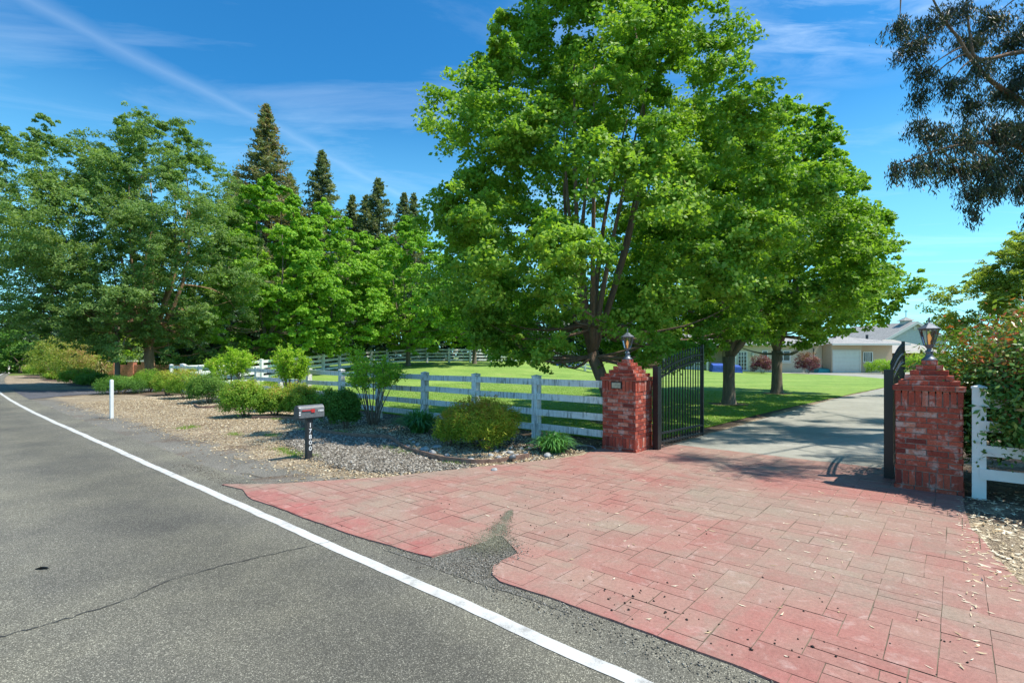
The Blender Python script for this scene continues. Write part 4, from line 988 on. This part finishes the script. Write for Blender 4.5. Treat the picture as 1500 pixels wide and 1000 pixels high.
# grey-green trees on the left
x=GY(222,28.5)
tree('elm_tree','tall grey green tree with an orange brown trunk left of the bright maples',x,28.5,[(0,.5),(.1,.85),(.3,1.0),(.5,.95),(.68,.80),(.82,.60),(.93,.36),(1,.14)],2.0,14.6,4.8,240,16,46,.13,'elm','bark_orange',.26,301,2.2,lean=(-.2,0),cen=(.3,0),group='grey green trees left of the lawn',limbs=10,bough=.20,asp=.5,lump=.22,tips=.22,up=.35,twigs=60)
x=GY(172,27)
tree('elm_tree','wide grey green tree on a thin dark trunk, reaching out over the road',x,27,[(0,.45),(.12,.85),(.3,1.0),(.55,.96),(.72,.78),(.88,.5),(1,.16)],2.8,13.0,4.9,210,15,46,.13,'elm','bark',.12,302,3.2,cen=(-2.6,-.6),group='grey green trees left of the lawn',limbs=9,bough=.20,asp=.5,lump=.24,tips=.25,up=.3,twigs=50)
# conifers
def conifer(u,Y,vt,hw,label,seed,tintb=.45,dens=1.0):
    x=GY(u,Y); z=0.6; H=EYE-(vt-HOR)*Y/F-z; root=empty('conifer_tree',(x,Y,z),0,label,'conifer','conifers beyond the back fence')
    r=np.random.default_rng(seed); nbr=int(230*dens); Cs=[];Ns=[];Ts=[]; m=MB(); m.tube([(0,0,-.3),(0,0,H*.6),(0,0,H*.995)],[.35,.2,.03],8)
    for k in range(nbr):
        t=(k+r.random())/nbr; zz=H*(.22+.77*t); L=6.0*(hw/3.0)**.35*(1.0-t)**.88*r.uniform(.5,1.12)+.12; an=k*2.4+r.normal()*.3
        dz=-.10*L+ .25*L*t*1.2; e=np.array([L*math.cos(an),L*math.sin(an),dz])
        nc=int(30+36*L); s=r.random(nc)**.65; sp=.09*L+.14
        pos=np.array([0,0,zz])+e*s[:,None]+r.normal(size=(nc,3))*np.array([sp*.6,sp*.6,sp*.38])*(.35+.9*s[:,None])
        Cs.append(pos); Ns.append(unit(np.array([0,0,.8])+r.normal(size=(nc,3))*.7)); Ts.append(np.clip(tintb+r.normal()*.12+r.normal(size=nc)*.16,0,1))
        if k%2==0: m.tube([(0,0,zz),(e[0]*.7,e[1]*.7,zz+dz*.7)],[.05,.015],4,False)
    C=np.concatenate(Cs); leaf_mesh('crown',C,np.concatenate(Ns),.42*r.uniform(.5,1.3,len(C)),.4,MAT['conifer'],root,np.concatenate(Ts),seed)
    m.build('trunk',MAT['bark'],root,True)
conifer(390,55,150,3.9,'tallest conifer, brownish and full, rising behind the bright maples',401,.72,1.25)
conifer(424,60,252,2.0,'slim conifer tucked close beside the tallest brownish one',402,.4,.8)
conifer(472,57,219,2.5,'lone pointed green conifer standing clear against the sky',403,.45,.95)
conifer(516,62,284,2.0,'short conifer at the near edge of the small group of dark conifers',404,.4,.75)
conifer(536,66,284,2.1,'stubby dark conifer in the middle of the small group',405,.4,.7)
conifer(554,62,259,2.2,'pointed conifer, highest of the small group of dark conifers',406,.4,.85)
conifer(592,68,280,1.7,'one of two thin conifer tips, the one beside the small dark group',407,.35,.7)
conifer(606,70,281,1.7,'one of two thin conifer tips, the one beside the largest maple',408,.35,.7)
conifer(347,58,250,2.6,'conifer half hidden between the grey green tree and the tallest one',409,.5,.8)
# dark tree belt beyond the back fence
bt=[(60,62,6),(120,58,7),(185,50,6.5),(250,48,7),(315,47,7),(385,50,7),(450,53,7.5),(520,57,8),(590,58,8),(660,60,8),(730,60,8.5),(800,62,8.5),(870,64,8.5),(935,66,8)]
words_=['beyond the far brick wall','behind the orange tinged shrubs','behind the orange brown trunk','behind the white fence corner','behind the lime shrub nearest the grey green tree','behind the tallest bright maple','behind the second bright maple','behind the lime shrub by the mailbox','behind the clear bright maple trunk','behind the long stretch of back fence','behind the half hidden bright maple','behind the far end of the back fence','behind the big maple limbs','behind the plaque pillar lantern']
for k,(u,Y,h) in enumerate(bt):
    x=GY(u,Y)
    tree('evergreen_tree','dark evergreen tree '+words_[k],x,Y,[(0,.9),(.25,1.0),(.5,1.0),(.7,.84),(.85,.58),(1,.12)],.1,h,4.6,48,14,24,.34,'dark','bark',.18,500+k,1.6,group='dark evergreens beyond the back fence',limbs=4,bough=.38,twigs=8,inner=.1)
# far left end of the road
tree('round_tree','pale lime green round tree far off where the road bends',GY(46,72),72,round_prof,1.2,8.0,3.6,60,13,26,.26,'maple_bright','bark',.2,601,2,limbs=5,bough=.3,twigs=12)
tree('evergreen_tree','small dark tree at the very end of the road',GY(4,90),90,maple_prof,.5,8.0,2.6,30,12,22,.3,'dark','bark',.2,602,1,limbs=4,bough=.35,twigs=5)
tree('evergreen_tree','bushy dark green tree at the road bend below the lime round tree',GY(30,52),52,round_prof,.1,4.2,3.2,45,13,28,.2,'deep','bark',.15,603,1,limbs=4,bough=.35,twigs=5)
tree('evergreen_tree','low dark green tree hugging the road edge at the far bend',GY(-12,60),60,round_prof,.1,4.5,4.2,45,13,28,.22,'dark','bark',.15,604,1,limbs=4,bough=.35,twigs=5)
# oak on the right behind the shrub
tree('oak_tree','olive green tree behind the red tipped shrub, bright against the sky',GY(1540,19.5),19.5,round_prof,.8,6.5,2.8,120,18,46,.12,'olive','bark',.18,701,1.2,limbs=7,bough=.27,asp=.5,lump=.3,tips=.3)
tree('oak_tree','farther olive green tree at the very edge of the view on the right',GY(1575,26),26,round_prof,.6,6.0,3.6,50,14,36,.15,'olive','bark',.18,702,1.2,limbs=6,bough=.3,asp=.5)

# eucalyptus, trunk outside the view to the right
def eucalyptus():
    tx,ty=12.6,10.8; root=empty('eucalyptus_tree',(tx,ty,0),0,'drooping narrow leaved tree hanging into the upper right corner of the sky','tree')
    rs=random.Random(77); r=np.random.default_rng(77); O=Vector((tx,ty,0))
    m=MB(); m.tube([(0,0,-.2),(0,0,0),(-.1,.1,1.5),(-.25,0,3.2),(-.2,-.1,5.5),(.1,.1,8),(.3,.2,11)],[.5,.42,.34,.3,.24,.16,.05],14)
    def PP(u,v,Y): return Vector(((u-750)/F*Y, Y, EYE-(v-HOR)*Y/F))-O
    # foliage masses: image-measured direction, own distance, radius (m)
    mass=[(1318,36,10.2,.32),(1342,62,10.3,.40),(1368,30,10.5,.36),(1352,105,10.4,.36),(1342,140,10.6,.24),(1405,15,10.8,.4),(1425,60,10.8,.42),(1455,25,11,.5),(1485,60,11.2,.5),(1440,95,10.2,.34),
          (1395,120,10.1,.36),(1420,150,10.2,.36),(1470,135,10.8,.5),(1500,110,11,.5),(1345,182,9.6,.22),(1375,190,9.6,.34),(1410,200,9.8,.40),(1450,190,10,.45),(1490,190,10.2,.5),
          (1312,246,9.4,.20),(1338,240,9.4,.24),(1370,235,9.5,.30),(1405,245,9.6,.36),(1440,240,9.6,.42),(1480,240,9.8,.45),(1428,280,9.4,.28),(1425,308,9.4,.16),(1460,270,9.4,.3),(1498,270,9.6,.3),(1510,310,9.3,.2),(1530,200,10,.6),(1540,100,10.5,.7),(1540,20,11,.7)]
    M=[(PP(u,v,Y),q) for u,v,Y,q in mass]
    # the rest of the crown, outside the frame, real and shading the drive
    for k in range(46):
        an=rs.uniform(0,6.283); rr=rs.uniform(.8,4.6); z=rs.uniform(5.5,12.5)
        p=Vector((rr*math.cos(an),rr*math.sin(an),z))
        w=p+O; u=750+F*w.x/max(w.y,.5); v=HOR-F*(w.z-EYE)/max(w.y,.5)
        if (1150<u<1500 and v>-60) or w.y>12.5: continue
        M.append((p,rs.uniform(.5,.85)))
    for (X,Y,Z,q) in ((8.2,6.6,8.6,.7),(9.2,6.9,9.4,.7),(8.4,7.4,10,.6),(10.2,7.6,8.6,.7),(7.2,10.4,12.3,.7),(8.2,11.3,12.8,.8),(7.8,9.4,12,.7),(9.1,12.4,12.2,.7),(6.6,11.6,12.6,.6),(8.9,10.4,13,.8),(9.8,9.2,11.4,.8),(10.6,10.6,12.6,.8),(9.6,11.6,13.2,.8),(11.2,9.6,12.2,.8),(8.0,8.6,10.8,.6)):
        M.append((Vector((X,Y,Z))-O,q))
    limbs=[[Vector((-.25,0,3.4)),PP(1520,160,10.8),PP(1452,122,10.6),PP(1415,75,10.5),PP(1395,45,10.5),PP(1366,2,10.5),PP(1345,-60,10.6)],
           [Vector((-.2,-.1,4.4)),PP(1530,60,11),PP(1425,98,10.6),PP(1418,40,10.7),PP(1415,-30,10.8)],
           [Vector((-.25,0,3.6)),PP(1510,215,10.2),PP(1440,208,9.9),PP(1380,216,9.6),PP(1310,242,9.4)],
           [Vector((-.2,0,4.8)),PP(1500,-40,11),PP(1400,-60,10.7),PP(1320,-10,10.3)],
           [Vector((.0,.1,7)),Vector((-2,-2,9)),Vector((-4,-3.6,9.6))],[Vector((.0,.1,8)),Vector((-2,.5,10.6)),Vector((-4.5,.6,12.3))],[Vector((0,0,6)),Vector((1,2,8)),Vector((2,4,9.5))],[Vector((0,0,5.5)),Vector((2,-1.5,7.5)),Vector((3.5,-2.5,8.5))]]
    segs=[]
    for L in limbs:
        P=[]
        for i in range(len(L)-1):
            for q in range(4): P.append(L[i].lerp(L[i+1],q/4)+Vector((rs.uniform(-1,1),rs.uniform(-1,1),rs.uniform(-1,1)))*.03)
        P.append(L[-1]); n=len(P)
        for _ in range(2): P=[P[0]]+[(P[i-1]+P[i]*2+P[i+1])/4 for i in range(1,n-1)]+[P[-1]]
        m.tube(P,[.06*(1-.85*i/(n-1)) for i in range(n)],7); segs+=P
    Cs=[];Ds=[];Ts=[]
    for c,q in M:
        near=min(segs,key=lambda s:(s-c).length)
        m.tube(bent(near,c,.06,5,rs,.08),[.022,.018,.015,.011,.008,.005],4,False)
        q*=1.2; nt=int(38*(q/.4)**1.5)
        for k in range(nt):
            d=Vector((rs.gauss(0,1),rs.gauss(0,1),rs.gauss(0,.75)));  d=d.normalized()*q*rs.uniform(.2,1)
            s=c+d*.55; e=s+d*.5+Vector((0,0,-rs.uniform(.10,.38)))
            if k%2==0: m.tube([c.lerp(s,.5),s,e],[.005,.004,.002],3,False)
            nl=22
            for j in range(nl):
                t=(j+rs.random())/nl; p=s.lerp(e,t)+Vector((rs.gauss(0,.045),rs.gauss(0,.045),rs.gauss(0,.03)))
                Cs.append(p); Ds.append((rs.gauss(0,.5)+d.x*.5,rs.gauss(0,.5)+d.y*.5,-1.0)); 
            Ts+= [rs.gauss(.42,.2) for _ in range(nl)]
    C=np.array([tuple(p) for p in Cs]); D=unit(np.array(Ds)); Nn=unit(np.cross(D,r.normal(size=(len(C),3))))
    leaf_mesh('crown',C,Nn,r.uniform(.06,.12,len(C)),.22,MAT['euc'],root,np.clip(np.array(Ts),0,1),78,D)
    m.build('trunk',MAT['bark_red'],root,True)
eucalyptus()

# ================================================================ SHRUBS
def shrub(name,label,x,y,w,d,h,mat,n,leaf,seed,group=None,asp=.5,lump=.18,z0=.06,ups=.6,spiky=.0,cat='shrub',stem=True,tb=.45,z=None,tw=.6,lobes=()):
    z=float(gz(x,y)) if z is None else z
    root=empty(name,(x,y,z),0,label,cat,group); r=np.random.default_rng(seed)
    nc=max(14,int(n/40)); nl=40
    th=r.uniform(0,6.283,nc); cz=r.uniform(-.55,1,nc); rr=np.sqrt(1-np.clip(cz,-1,1)**2)
    dirs=np.stack([rr*np.cos(th),rr*np.sin(th),cz],1)
    k=1+lump*(np.sin(3*th+seed)+.7*np.sin(5*th+cz*4+seed*1.7))*.6+r.normal(size=nc)*lump*.4
    inn=np.where(r.random(nc)<.25,r.uniform(.45,.8,nc),r.uniform(.86,1.0,nc))*k
    P=dirs*inn[:,None]*np.array([w/2,d/2,h*.5]); P[:,2]=P[:,2]*1.02+h*.50
    P[:,2]=np.maximum(P[:,2],z0)
    cs=.14*(w+h)/2*r.uniform(.7,1.3,nc)
    for (lx,ly,lz,r1,r2,r3,ln) in lobes:
        m_=int(ln/nl); dd=unit(r.normal(size=(m_,3))); pp=dd*np.array([r1,r2,r3])*r.uniform(.5,1,(m_,1))+np.array([lx-x,ly-y,lz-z])
        P=np.concatenate([P,pp]); dirs=np.concatenate([dirs,dd]); cs=np.concatenate([cs,np.full(m_,.13)]); cz=np.concatenate([cz,dd[:,2]]); nc+=m_
    q=r.normal(size=(nc,nl,3)); q=unit(q)*(r.random((nc,nl,1))**.45)
    C=P[:,None,:]+q*cs[:,None,None]*np.array([1,1,.9]); C[...,2]=np.maximum(C[...,2],.015)
    Dv=unit(dirs[:,None,:]*.7+np.array([0,0,ups])+r.normal(size=(nc,nl,3))*tw)
    Nn=unit(dirs[:,None,:]*.6+np.array([0,0,.6])+r.normal(size=(nc,nl,3))*.6)
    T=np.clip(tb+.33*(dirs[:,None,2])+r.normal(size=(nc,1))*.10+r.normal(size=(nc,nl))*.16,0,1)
    if spiky:
        s=np.clip(cz,0,1)[:,None]*spiky*r.random((nc,nl)); C[...,2]+=s*h*.25; T=np.clip(T+s*.8*(s>spiky*.5),0,1)
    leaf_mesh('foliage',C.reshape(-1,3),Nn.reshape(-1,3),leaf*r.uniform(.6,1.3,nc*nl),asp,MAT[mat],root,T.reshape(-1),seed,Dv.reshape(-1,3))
    if stem:
        m=MB(); rs=random.Random(seed)
        for i in range(7):
            an=rs.uniform(0,6.28); e=Vector((w*.33*math.cos(an),d*.33*math.sin(an),h*rs.uniform(.5,.85)))
            m.tube(bent((e.x*.15,e.y*.15,-.03),e,.02,4,rs,.05),[.016,.013,.010,.007,.004],5)
        m.build('stem',MAT['stem'],root,True)
    return root
def bush_px(u0,u1,v0,v1,label,mat,seed,n=4200,leaf=.045,dmul=.95,group='rounded shrubs in the roadside bed',**kw):
    Y=F*EYE/(v1-HOR)+.0; w=(u1-u0)/F*Y; Yc=Y+w*dmul*.42; w=(u1-u0)/F*Yc; x=GY((u0+u1)/2,Yc); h=EYE-(v0-HOR)*Yc/F
    return shrub('rounded_shrub',label,x,Yc,w*1.06,w*dmul*1.05,h*1.02,mat,int(n*2.7),leaf*1.1,seed,group,**kw)
bush_px(332,386,560,613,'round yellow green shrub, lowest and leftmost of the clump behind the mailbox','privet',801,6500)
bush_px(381,425,568,611,'yellow green shrub in the middle of the clump behind the mailbox','privet',802,5500,tb=.55)
bush_px(418,462,566,612,'orange tinged green shrub directly behind the mailbox','privet',803,5500,tb=.6)
bush_px(388,430,553,588,'yellow green shrub at the back of the clump, against the rail fence','privet',804,4000)
bush_px(440,478,568,600,'small green shrub half hidden behind the grey mailbox','privet',805,3500,tb=.3)
bush_px(468,500,572,622,'leggy green shrub just beyond the mailbox with bare stems showing','deep',806,3600,tb=.6)
bush_px(488,524,572,629,'dark green upright shrub between the mailbox and the tall crape myrtle','deep',807,5200,tb=.4)
bush_px(281,331,549,592,'dark dense shrub inside the short brown edging strip','deep',808,5500,tb=.55)
bush_px(250,294,543,585,'yellow green shrub beside the dark dense shrub','privet',809,5000,tb=.6)
bush_px(229,262,545,580,'yellow green shrub nearest the white marker post','privet',810,4500,tb=.6)
bush_px(196,236,545,575,'olive green shrub in tree shade behind the marker post','privet',811,4000,tb=.2)
bush_px(148,204,553,578,'low dark green spreading shrub at the corner of the side driveway','deep',812,4500,.05,tb=.3)
far_row=[(96,136,541,562,'privet','low bright shrub at the far side of the side driveway'),(118,160,549,564,'deep','low dark shrub touching the side driveway'),(70,104,543,556,'privet','low bright shrub beyond the side driveway, middle of the far row'),(42,84,532,549,'privet','tall bright shrub ending the far row near the road bend')]
for k,(u0,u1,v0,v1,mt,lb) in enumerate(far_row): bush_px(u0,u1,v0,v1,lb,mt,820+k,3600,.09,group='far shrubs beyond the side driveway',tb=.65)
def big_px(u,Y,w,h,label,mat,seed,n=6000,leaf=.10,**kw):
    return shrub('tall_shrub',label,GY(u,Y),Y,w,w*.8,h,mat,n,leaf,seed,'tall shrubs beyond the side driveway',**kw)
big_px(78,40,3.2,3.0,'tall orange tinged shrub near the road bend','orange',830,7000,.11,tb=.3)
big_px(108,38,2.8,2.6,'tall orange brown shrub in the middle of the far shrubs','orange',831,6000,.11,tb=.45)
big_px(134,36,2.6,2.4,'tall shrub with arching bare stems behind the flax clump','orange',832,3000,.11,tb=.7)
big_px(160,44,4.0,3.4,'tall lime green shrub showing behind the thin dark trunk','lime',833,6000,.13)
big_px(196,44,3.6,3.2,'tall lime green shrub behind the salmon brick wall','lime',834,6000,.13)
big_px(268,30,3.0,1.6,'dark green shrub under the orange brown trunk','deep',835,5000,.08)
big_px(1342,60,2.6,2.0,'bright green shrub seen through the edge on gate leaf','lime',836,3000,.14)
bush_px_=shrub('clipped_shrub','clipped square green shrub by the window beside the garage',GY(1293,49),49,3.0,2.0,1.35,'lime',5200,.12,840,None,lump=.05,tb=.15)
shrub('plum_shrub','dark plum coloured shrub by the french doors of the house',GY(1117,50),50,1.9,1.6,1.75,'plum',3600,.13,841,'plum shrubs by the house',tb=.5)
shrub('plum_shrub','wider plum and orange shrub under the house window near the garage',GY(1183,50),50,2.0,1.7,1.95,'plum',4200,.13,842,'plum shrubs by the house',tb=.62)
# photinia hedge on the right
shrub('photinia_shrub','big glossy shrub with red leaf tips spilling over the white fence',W(1.0,8.98).x,W(1.0,8.98).y,2.4,2.75,2.15,'photinia',42000,.075,850,None,.45,lump=.16,ups=.5,tb=.42,lobes=[(*W(a_,n_)[:2],z_,.32,.26,.26,2600) for a_,n_,z_ in ((.56,8.12,1.2),(.70,8.0,1.0),(.9,7.95,1.15),(.62,8.05,.90),(.50,8.35,1.45),(.8,8.0,1.4),(1.1,7.95,.9))])
shrub('photinia_shrub','taller part of the red tipped shrub at the right edge of the view',W(2.9,9.7).x,W(2.9,9.7).y,3.0,2.3,2.6,'photinia',24000,.075,851,None,.45,lump=.16,tb=.42)
shrub('ground_ivy','low dark green creeper under the rails of the fence by the red tipped shrub',W(1.3,8.35).x,W(1.3,8.35).y,1.6,.5,.16,'deep',1500,.06,852,None,.6,stem=False,tb=.2,cat='creeper')
# nandina
shrub('nandina_bush','broad feathery yellow green and orange bush in front of the rail fence',G(703,664).x,G(703,664).y+.62,1.28,1.1,.80,'nandina',24000,.07,860,'feathery yellow green bushes',.22,lump=.22,ups=.5,tb=.48)
shrub('nandina_bush','small feathery bush on thin stems at the edge of the broad yellow green one',G(655,655).x,G(655,655).y+.2,.52,.5,.60,'nandina',3600,.07,861,'feathery yellow green bushes',.22,lump=.2,z0=.18,tb=.45)
# crape myrtles
def myrtle(u,Y,vt,wpx,label,seed,zc=.55,mat='lime'):
    x=GY(u,Y); h=EYE-(vt-HOR)*Y/F; w=wpx/F*Y; root=empty('crape_myrtle',(x,Y,0),0,label,'crape myrtle','crape myrtles in front of the rail fence')
    rs=random.Random(seed); r=np.random.default_rng(seed); m=MB(); Cs=[];Ds=[];Ts=[]
    for k in range(13):
        an=k*2.4+rs.uniform(-.3,.3); rr=w*.5*rs.uniform(.25,.95); zt=h*(rs.uniform(.86,.98)-.30*(rr/(w*.5))**2)
        e=Vector((rr*math.cos(an),rr*math.sin(an),zt)); b=Vector((.10*math.cos(an),.10*math.sin(an),-.03))
        pth=[b.lerp(e,j/7)+Vector((rs.uniform(-1,1),rs.uniform(-1,1),0))*.018-Vector((e.x,e.y,0))*.10*math.sin(math.pi*j/7) for j in range(8)]
        m.tube(pth,[.020*(1-.11*j) for j in range(8)],6)
        for j in range(int(48)):
            t=rs.uniform(.5,1.05); p=b.lerp(e,t); dd=Vector((rs.gauss(0,1),rs.gauss(0,1),rs.gauss(.35,.6))).normalized(); q=p+dd*w*.16*rs.uniform(.5,1.3)
            if q.z<h*.54: continue
            if j%3==0: m.tube([p,q],[.006,.003],4,False)
            for _ in range(20):
                s=rs.random(); c=p.lerp(q,s)+Vector((rs.gauss(0,.03),rs.gauss(0,.03),rs.gauss(0,.03)))
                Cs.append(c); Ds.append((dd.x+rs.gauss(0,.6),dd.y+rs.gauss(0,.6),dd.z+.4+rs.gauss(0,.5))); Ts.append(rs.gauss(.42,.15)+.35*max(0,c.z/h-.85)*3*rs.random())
        # upright new shoots
        for j in range(4):
            q=e+Vector((rs.gauss(0,.06),rs.gauss(0,.06),rs.uniform(.03,.12)))
            for _ in range(9): 
                c=e.lerp(q,rs.uniform(.3,1.1)); Cs.append(c+Vector((rs.gauss(0,.012),rs.gauss(0,.012),0))); Ds.append((rs.gauss(0,.4),rs.gauss(0,.4),1)); Ts.append(rs.uniform(.7,1))
    C=np.array([tuple(c) for c in Cs]); D=unit(np.array(Ds)); Nn=unit(np.cross(D,r.normal(size=(len(C),3)))+np.array([0,0,.5]))
    leaf_mesh('foliage',C,Nn,r.uniform(.035,.07,len(C))*(Y/13)**.5,.55,MAT[mat],root,np.clip(np.array(Ts),0,1),seed,D)
    m.build('stem',MAT['stem'],root,True)
myrtle(341,19.3,509,72,'lime green crape myrtle farthest from the mailbox, behind the dark dense shrub',901)
myrtle(426,15.6,506,62,'lime green crape myrtle rising behind the clump at the mailbox',902)
myrtle(546,12.6,512,94,'largest crape myrtle with many bare stems fanning up beside the rail fence',903)
# strap leaf clumps
def straps(name,label,x,y,n,L,wd,h,mat,seed,group,cat='plant',arch=.6,z=0):
    root=empty(name,(x,y,z),0,label,cat,group); r=random.Random(seed); V=[];Fq=[];T=[]
    for k in range(n):
        an=r.uniform(0,6.283); out=r.uniform(.1,1)**.6*L*arch; hh=h*r.uniform(.6,1.05)*(1-.35*(out/(L*arch))**2); bx0=r.gauss(0,.07);by0=r.gauss(0,.07); q=Vector((-math.sin(an),math.cos(an),0)); t0=min(1,max(0,r.gauss(.5,.22)))
        base=len(V)
        for j in range(6):
            s=j/5; ra=out*s**1.15; zz=hh*math.sin(min(1,s*.78)*math.pi*.62)*1.0 - (.45*hh*max(0,s-.62)/.38*(out/(L*arch))); w=wd*(1-s**2.5)*.5+.0008
            c=Vector((bx0+ra*math.cos(an),by0+ra*math.sin(an),max(.01,zz)))
            V+= [tuple(c+q*w+Vector((0,0,w*.4))),tuple(c-q*w+Vector((0,0,w*.4)))]; T+=[t0,t0]
            if j: b=base+2*(j-1); Fq.append((b,b+1,b+3,b+2))
    me=npmesh('blade_tuft',np.array(V),np.array(Fq),np.array(T)); link('blade_tuft',me,MAT[mat],root,True)
    m=MB(); m.lathe([(.09,-.02),(.10,.03),(.05,.09)],9); m.build('root_crown',MAT['deep'],root,True,True)
p=G(611,636); straps('strap_leaf_clump','dark green strap leaf clump behind the bed rocks near the tall crape myrtle',p.x,p.y+.25,520,1.25,.03,.60,'strap',911,'strap leaf clumps')
p=G(811,665); straps('strap_leaf_clump','bright green strap leaf clump beside the fence post at the red apron',p.x,p.y+.2,420,.80,.028,.42,'strap',912,'strap leaf clumps')
p=G(148,552); straps('flax_clump','upright pale flax clump in front of the salmon brick wall',GY(148,35),35,160,1.5,.10,1.5,'flax',913,None,arch=.45)
for k,(u,v) in enumerate(((598,632),(724,632))):
    p=G(u,v+3)
# mulch rings under the two clear trunks
MAT['mulch']=gravelly('mulch_ring',[(0,(.07,.05,.035)),(.5,(.17,.12,.09)),(1,(.34,.26,.19))],30)
for (x,y) in ((7.4,17.7),(11.64,22.8),(2.55,12.9)):
    ring=[Vector((x+.62*math.cos(q*.3142)*(1+.15*random.uniform(-1,1)),y+.62*math.sin(q*.3142)*(1+.15*random.uniform(-1,1)),0)) for q in range(20)]
    sheet('mulch_ring',ring,.035,MAT['mulch'])
# rubber scrap on the road
p=G(62,834); m=MB(); m.add([p+Vector((-.055,-.01,.008)),p+Vector((.0,-.014,.03)),p+Vector((.06,.0,.012)),p+Vector((.02,.016,.02)),p+Vector((-.05,.01,.01)),p+Vector((0,0,.006))],[(0,1,3,4),(1,2,3),(0,5,1),(1,5,2),(2,5,3),(3,5,4),(4,5,0)])
tag(m.build('rubber_scrap',MAT['black']),'small black rubber scrap lying on the road surface','rubber scrap')
# twig on the shoulder; dark strip shaped as the mailbox post's shadow
for k,(u0,v0,u1,v1,lb) in enumerate(((352,694,385,700,'thin dark twig lying on the shoulder near the tip of the red apron'),(396,676,447,671,'dark curved strip modelled as the cast shadow of the numbered mailbox post'))):
    A=G(u0,v0);B=G(u1,v1); m=MB(); m.tube([A+Vector((0,0,.01)),A.lerp(B,.35)+Vector((0,.02,.02)),A.lerp(B,.7)+Vector((0,-.01,.015)),B+Vector((0,0,.01))],[.004,.006,.006,.003],5); tag(m.build('twig_and_shadow_strip',MAT['bark']),lb,'twig','fallen twigs')

# ================================================================ SKY, SUN, CAMERA
sun_dir=Vector((.56,-.09,1.0)).normalized(); el=math.asin(sun_dir.z); rot=math.atan2(sun_dir.x,sun_dir.y)
w=bpy.data.worlds.new('World'); scene.world=w; w.use_nodes=True; nt=w.node_tree; nt.nodes.clear()
WN=N.__new__(N); WN.nt=nt; WN.m=None
out=WN.n('ShaderNodeOutputWorld')
sky=WN.n('ShaderNodeTexSky'); sky.sky_type='NISHITA'; sky.sun_disc=False; sky.sun_elevation=el; sky.sun_rotation=rot; sky.altitude=50; sky.air_density=1.0; sky.dust_density=.4; sky.ozone_density=2.5
tc=WN.n('ShaderNodeTexCoord').outputs['Generated']; sx=WN.n('ShaderNodeSeparateXYZ',{'Vector':tc}).outputs
zc=WN.math('MAXIMUM',sx[2],.04); px=WN.math('DIVIDE',sx[0],zc); py=WN.math('DIVIDE',sx[1],zc)
pv=WN.n('ShaderNodeCombineXYZ',{'X':px,'Y':py,'Z':0.0}).outputs[0]
mp_=WN.n('ShaderNodeMapping',{'Vector':pv,'Rotation':(0,0,R(-28)),'Scale':(.55,1.5,1)}).outputs[0]
c1=WN.noise(1.1,mp_,9,.62,.7); c2=WN.noise(.45,pv,3,.5)
cl=WN.ramp(WN.math('ADD',WN.math('MULTIPLY',c1,.6),WN.math('MULTIPLY',c2,.5)),[(.54,0.0),(.70,.22),(.9,.5)])
# contrail: a straight old vapour trail high up
ax,ay,bx1,by1=-1.347,1.484,-.887,2.695; dx,dy=bx1-ax,by1-ay; L=math.hypot(dx,dy); nx,ny=-dy/L,dx/L
dist=WN.math('ADD',WN.math('ADD',WN.math('MULTIPLY',px,nx),WN.math('MULTIPLY',py,ny)),-(nx*ax+ny*ay))
dist=WN.math('ADD',dist,WN.math('MULTIPLY',WN.math('SUBTRACT',WN.noise(1.6,pv,6,.6),.5),.16))
ct=WN.ramp(WN.math('ABSOLUTE',dist),[(0,.11),(.035,.06),(.09,0.0)])
skyc=WN.n('ShaderNodeHueSaturation',{'Saturation':1.30,'Value':1.0,'Color':sky.outputs[0]}).outputs[0]
hz_=WN.ramp(sx[2],[(0.0,.70),(.15,.35),(.42,0.0)])
skyc=WN.mix(1.0,skyc,(.44,.94,1.0),'MULTIPLY')
skyc=WN.mix(hz_,skyc,(3.2,7.2,8.6))
dxp=WN.math('MULTIPLY',WN.math('SUBTRACT',px,1.05),1.1); dyp=WN.math('MULTIPLY',WN.math('SUBTRACT',py,1.45),1.6)
rad=WN.math('SQRT',WN.math('ADD',WN.math('MULTIPLY',dxp,dxp),WN.math('MULTIPLY',dyp,dyp)))
mp2=WN.n('ShaderNodeMapping',{'Vector':pv,'Rotation':(0,0,R(35)),'Scale':(1.2,4.5,1)}).outputs[0]
wisp=WN.math('MULTIPLY',WN.ramp(WN.noise(1.6,mp2,8,.62,.8),[(.40,0.0),(.75,1.0)]),WN.ramp(rad,[(.1,.6),(.85,0.0)]))
cl=WN.math('MAXIMUM',cl,wisp)
cf=WN.math('MAXIMUM',WN.math('MULTIPLY',cl,.75),ct)
sc_=WN.mix(cf,skyc,(6.6,7.6,8.4))
bg=WN.n('ShaderNodeBackground',{'Color':sc_,'Strength':.15}); nt.links.new(bg.outputs[0],out.inputs[0])
sl=bpy.data.lights.new('sun','SUN'); sl.energy=5.0; sl.angle=R(.55); sl.color=(1.0,.94,.84)
so=bpy.data.objects.new('sun',sl); col.objects.link(so); so.rotation_euler=sun_dir.to_track_quat('Z','Y').to_euler()
cam=bpy.data.cameras.new('camera'); co=bpy.data.objects.new('camera',cam); col.objects.link(co)
co.location=(0,0,EYE); co.rotation_euler=(R(90),0,0); cam.sensor_width=36; cam.lens=36*F/1500; cam.shift_y=(HOR-500)/1500; cam.clip_start=.05; cam.clip_end=3000
scene.camera=co
scene.view_settings.view_transform='Standard'; scene.view_settings.look='None'; scene.view_settings.exposure=.40; scene.view_settings.gamma=1
scene.cycles.max_bounces=8; scene.cycles.transparent_max_bounces=8; scene.cycles.transmission_bounces=6
scene.cycles.use_denoising=True
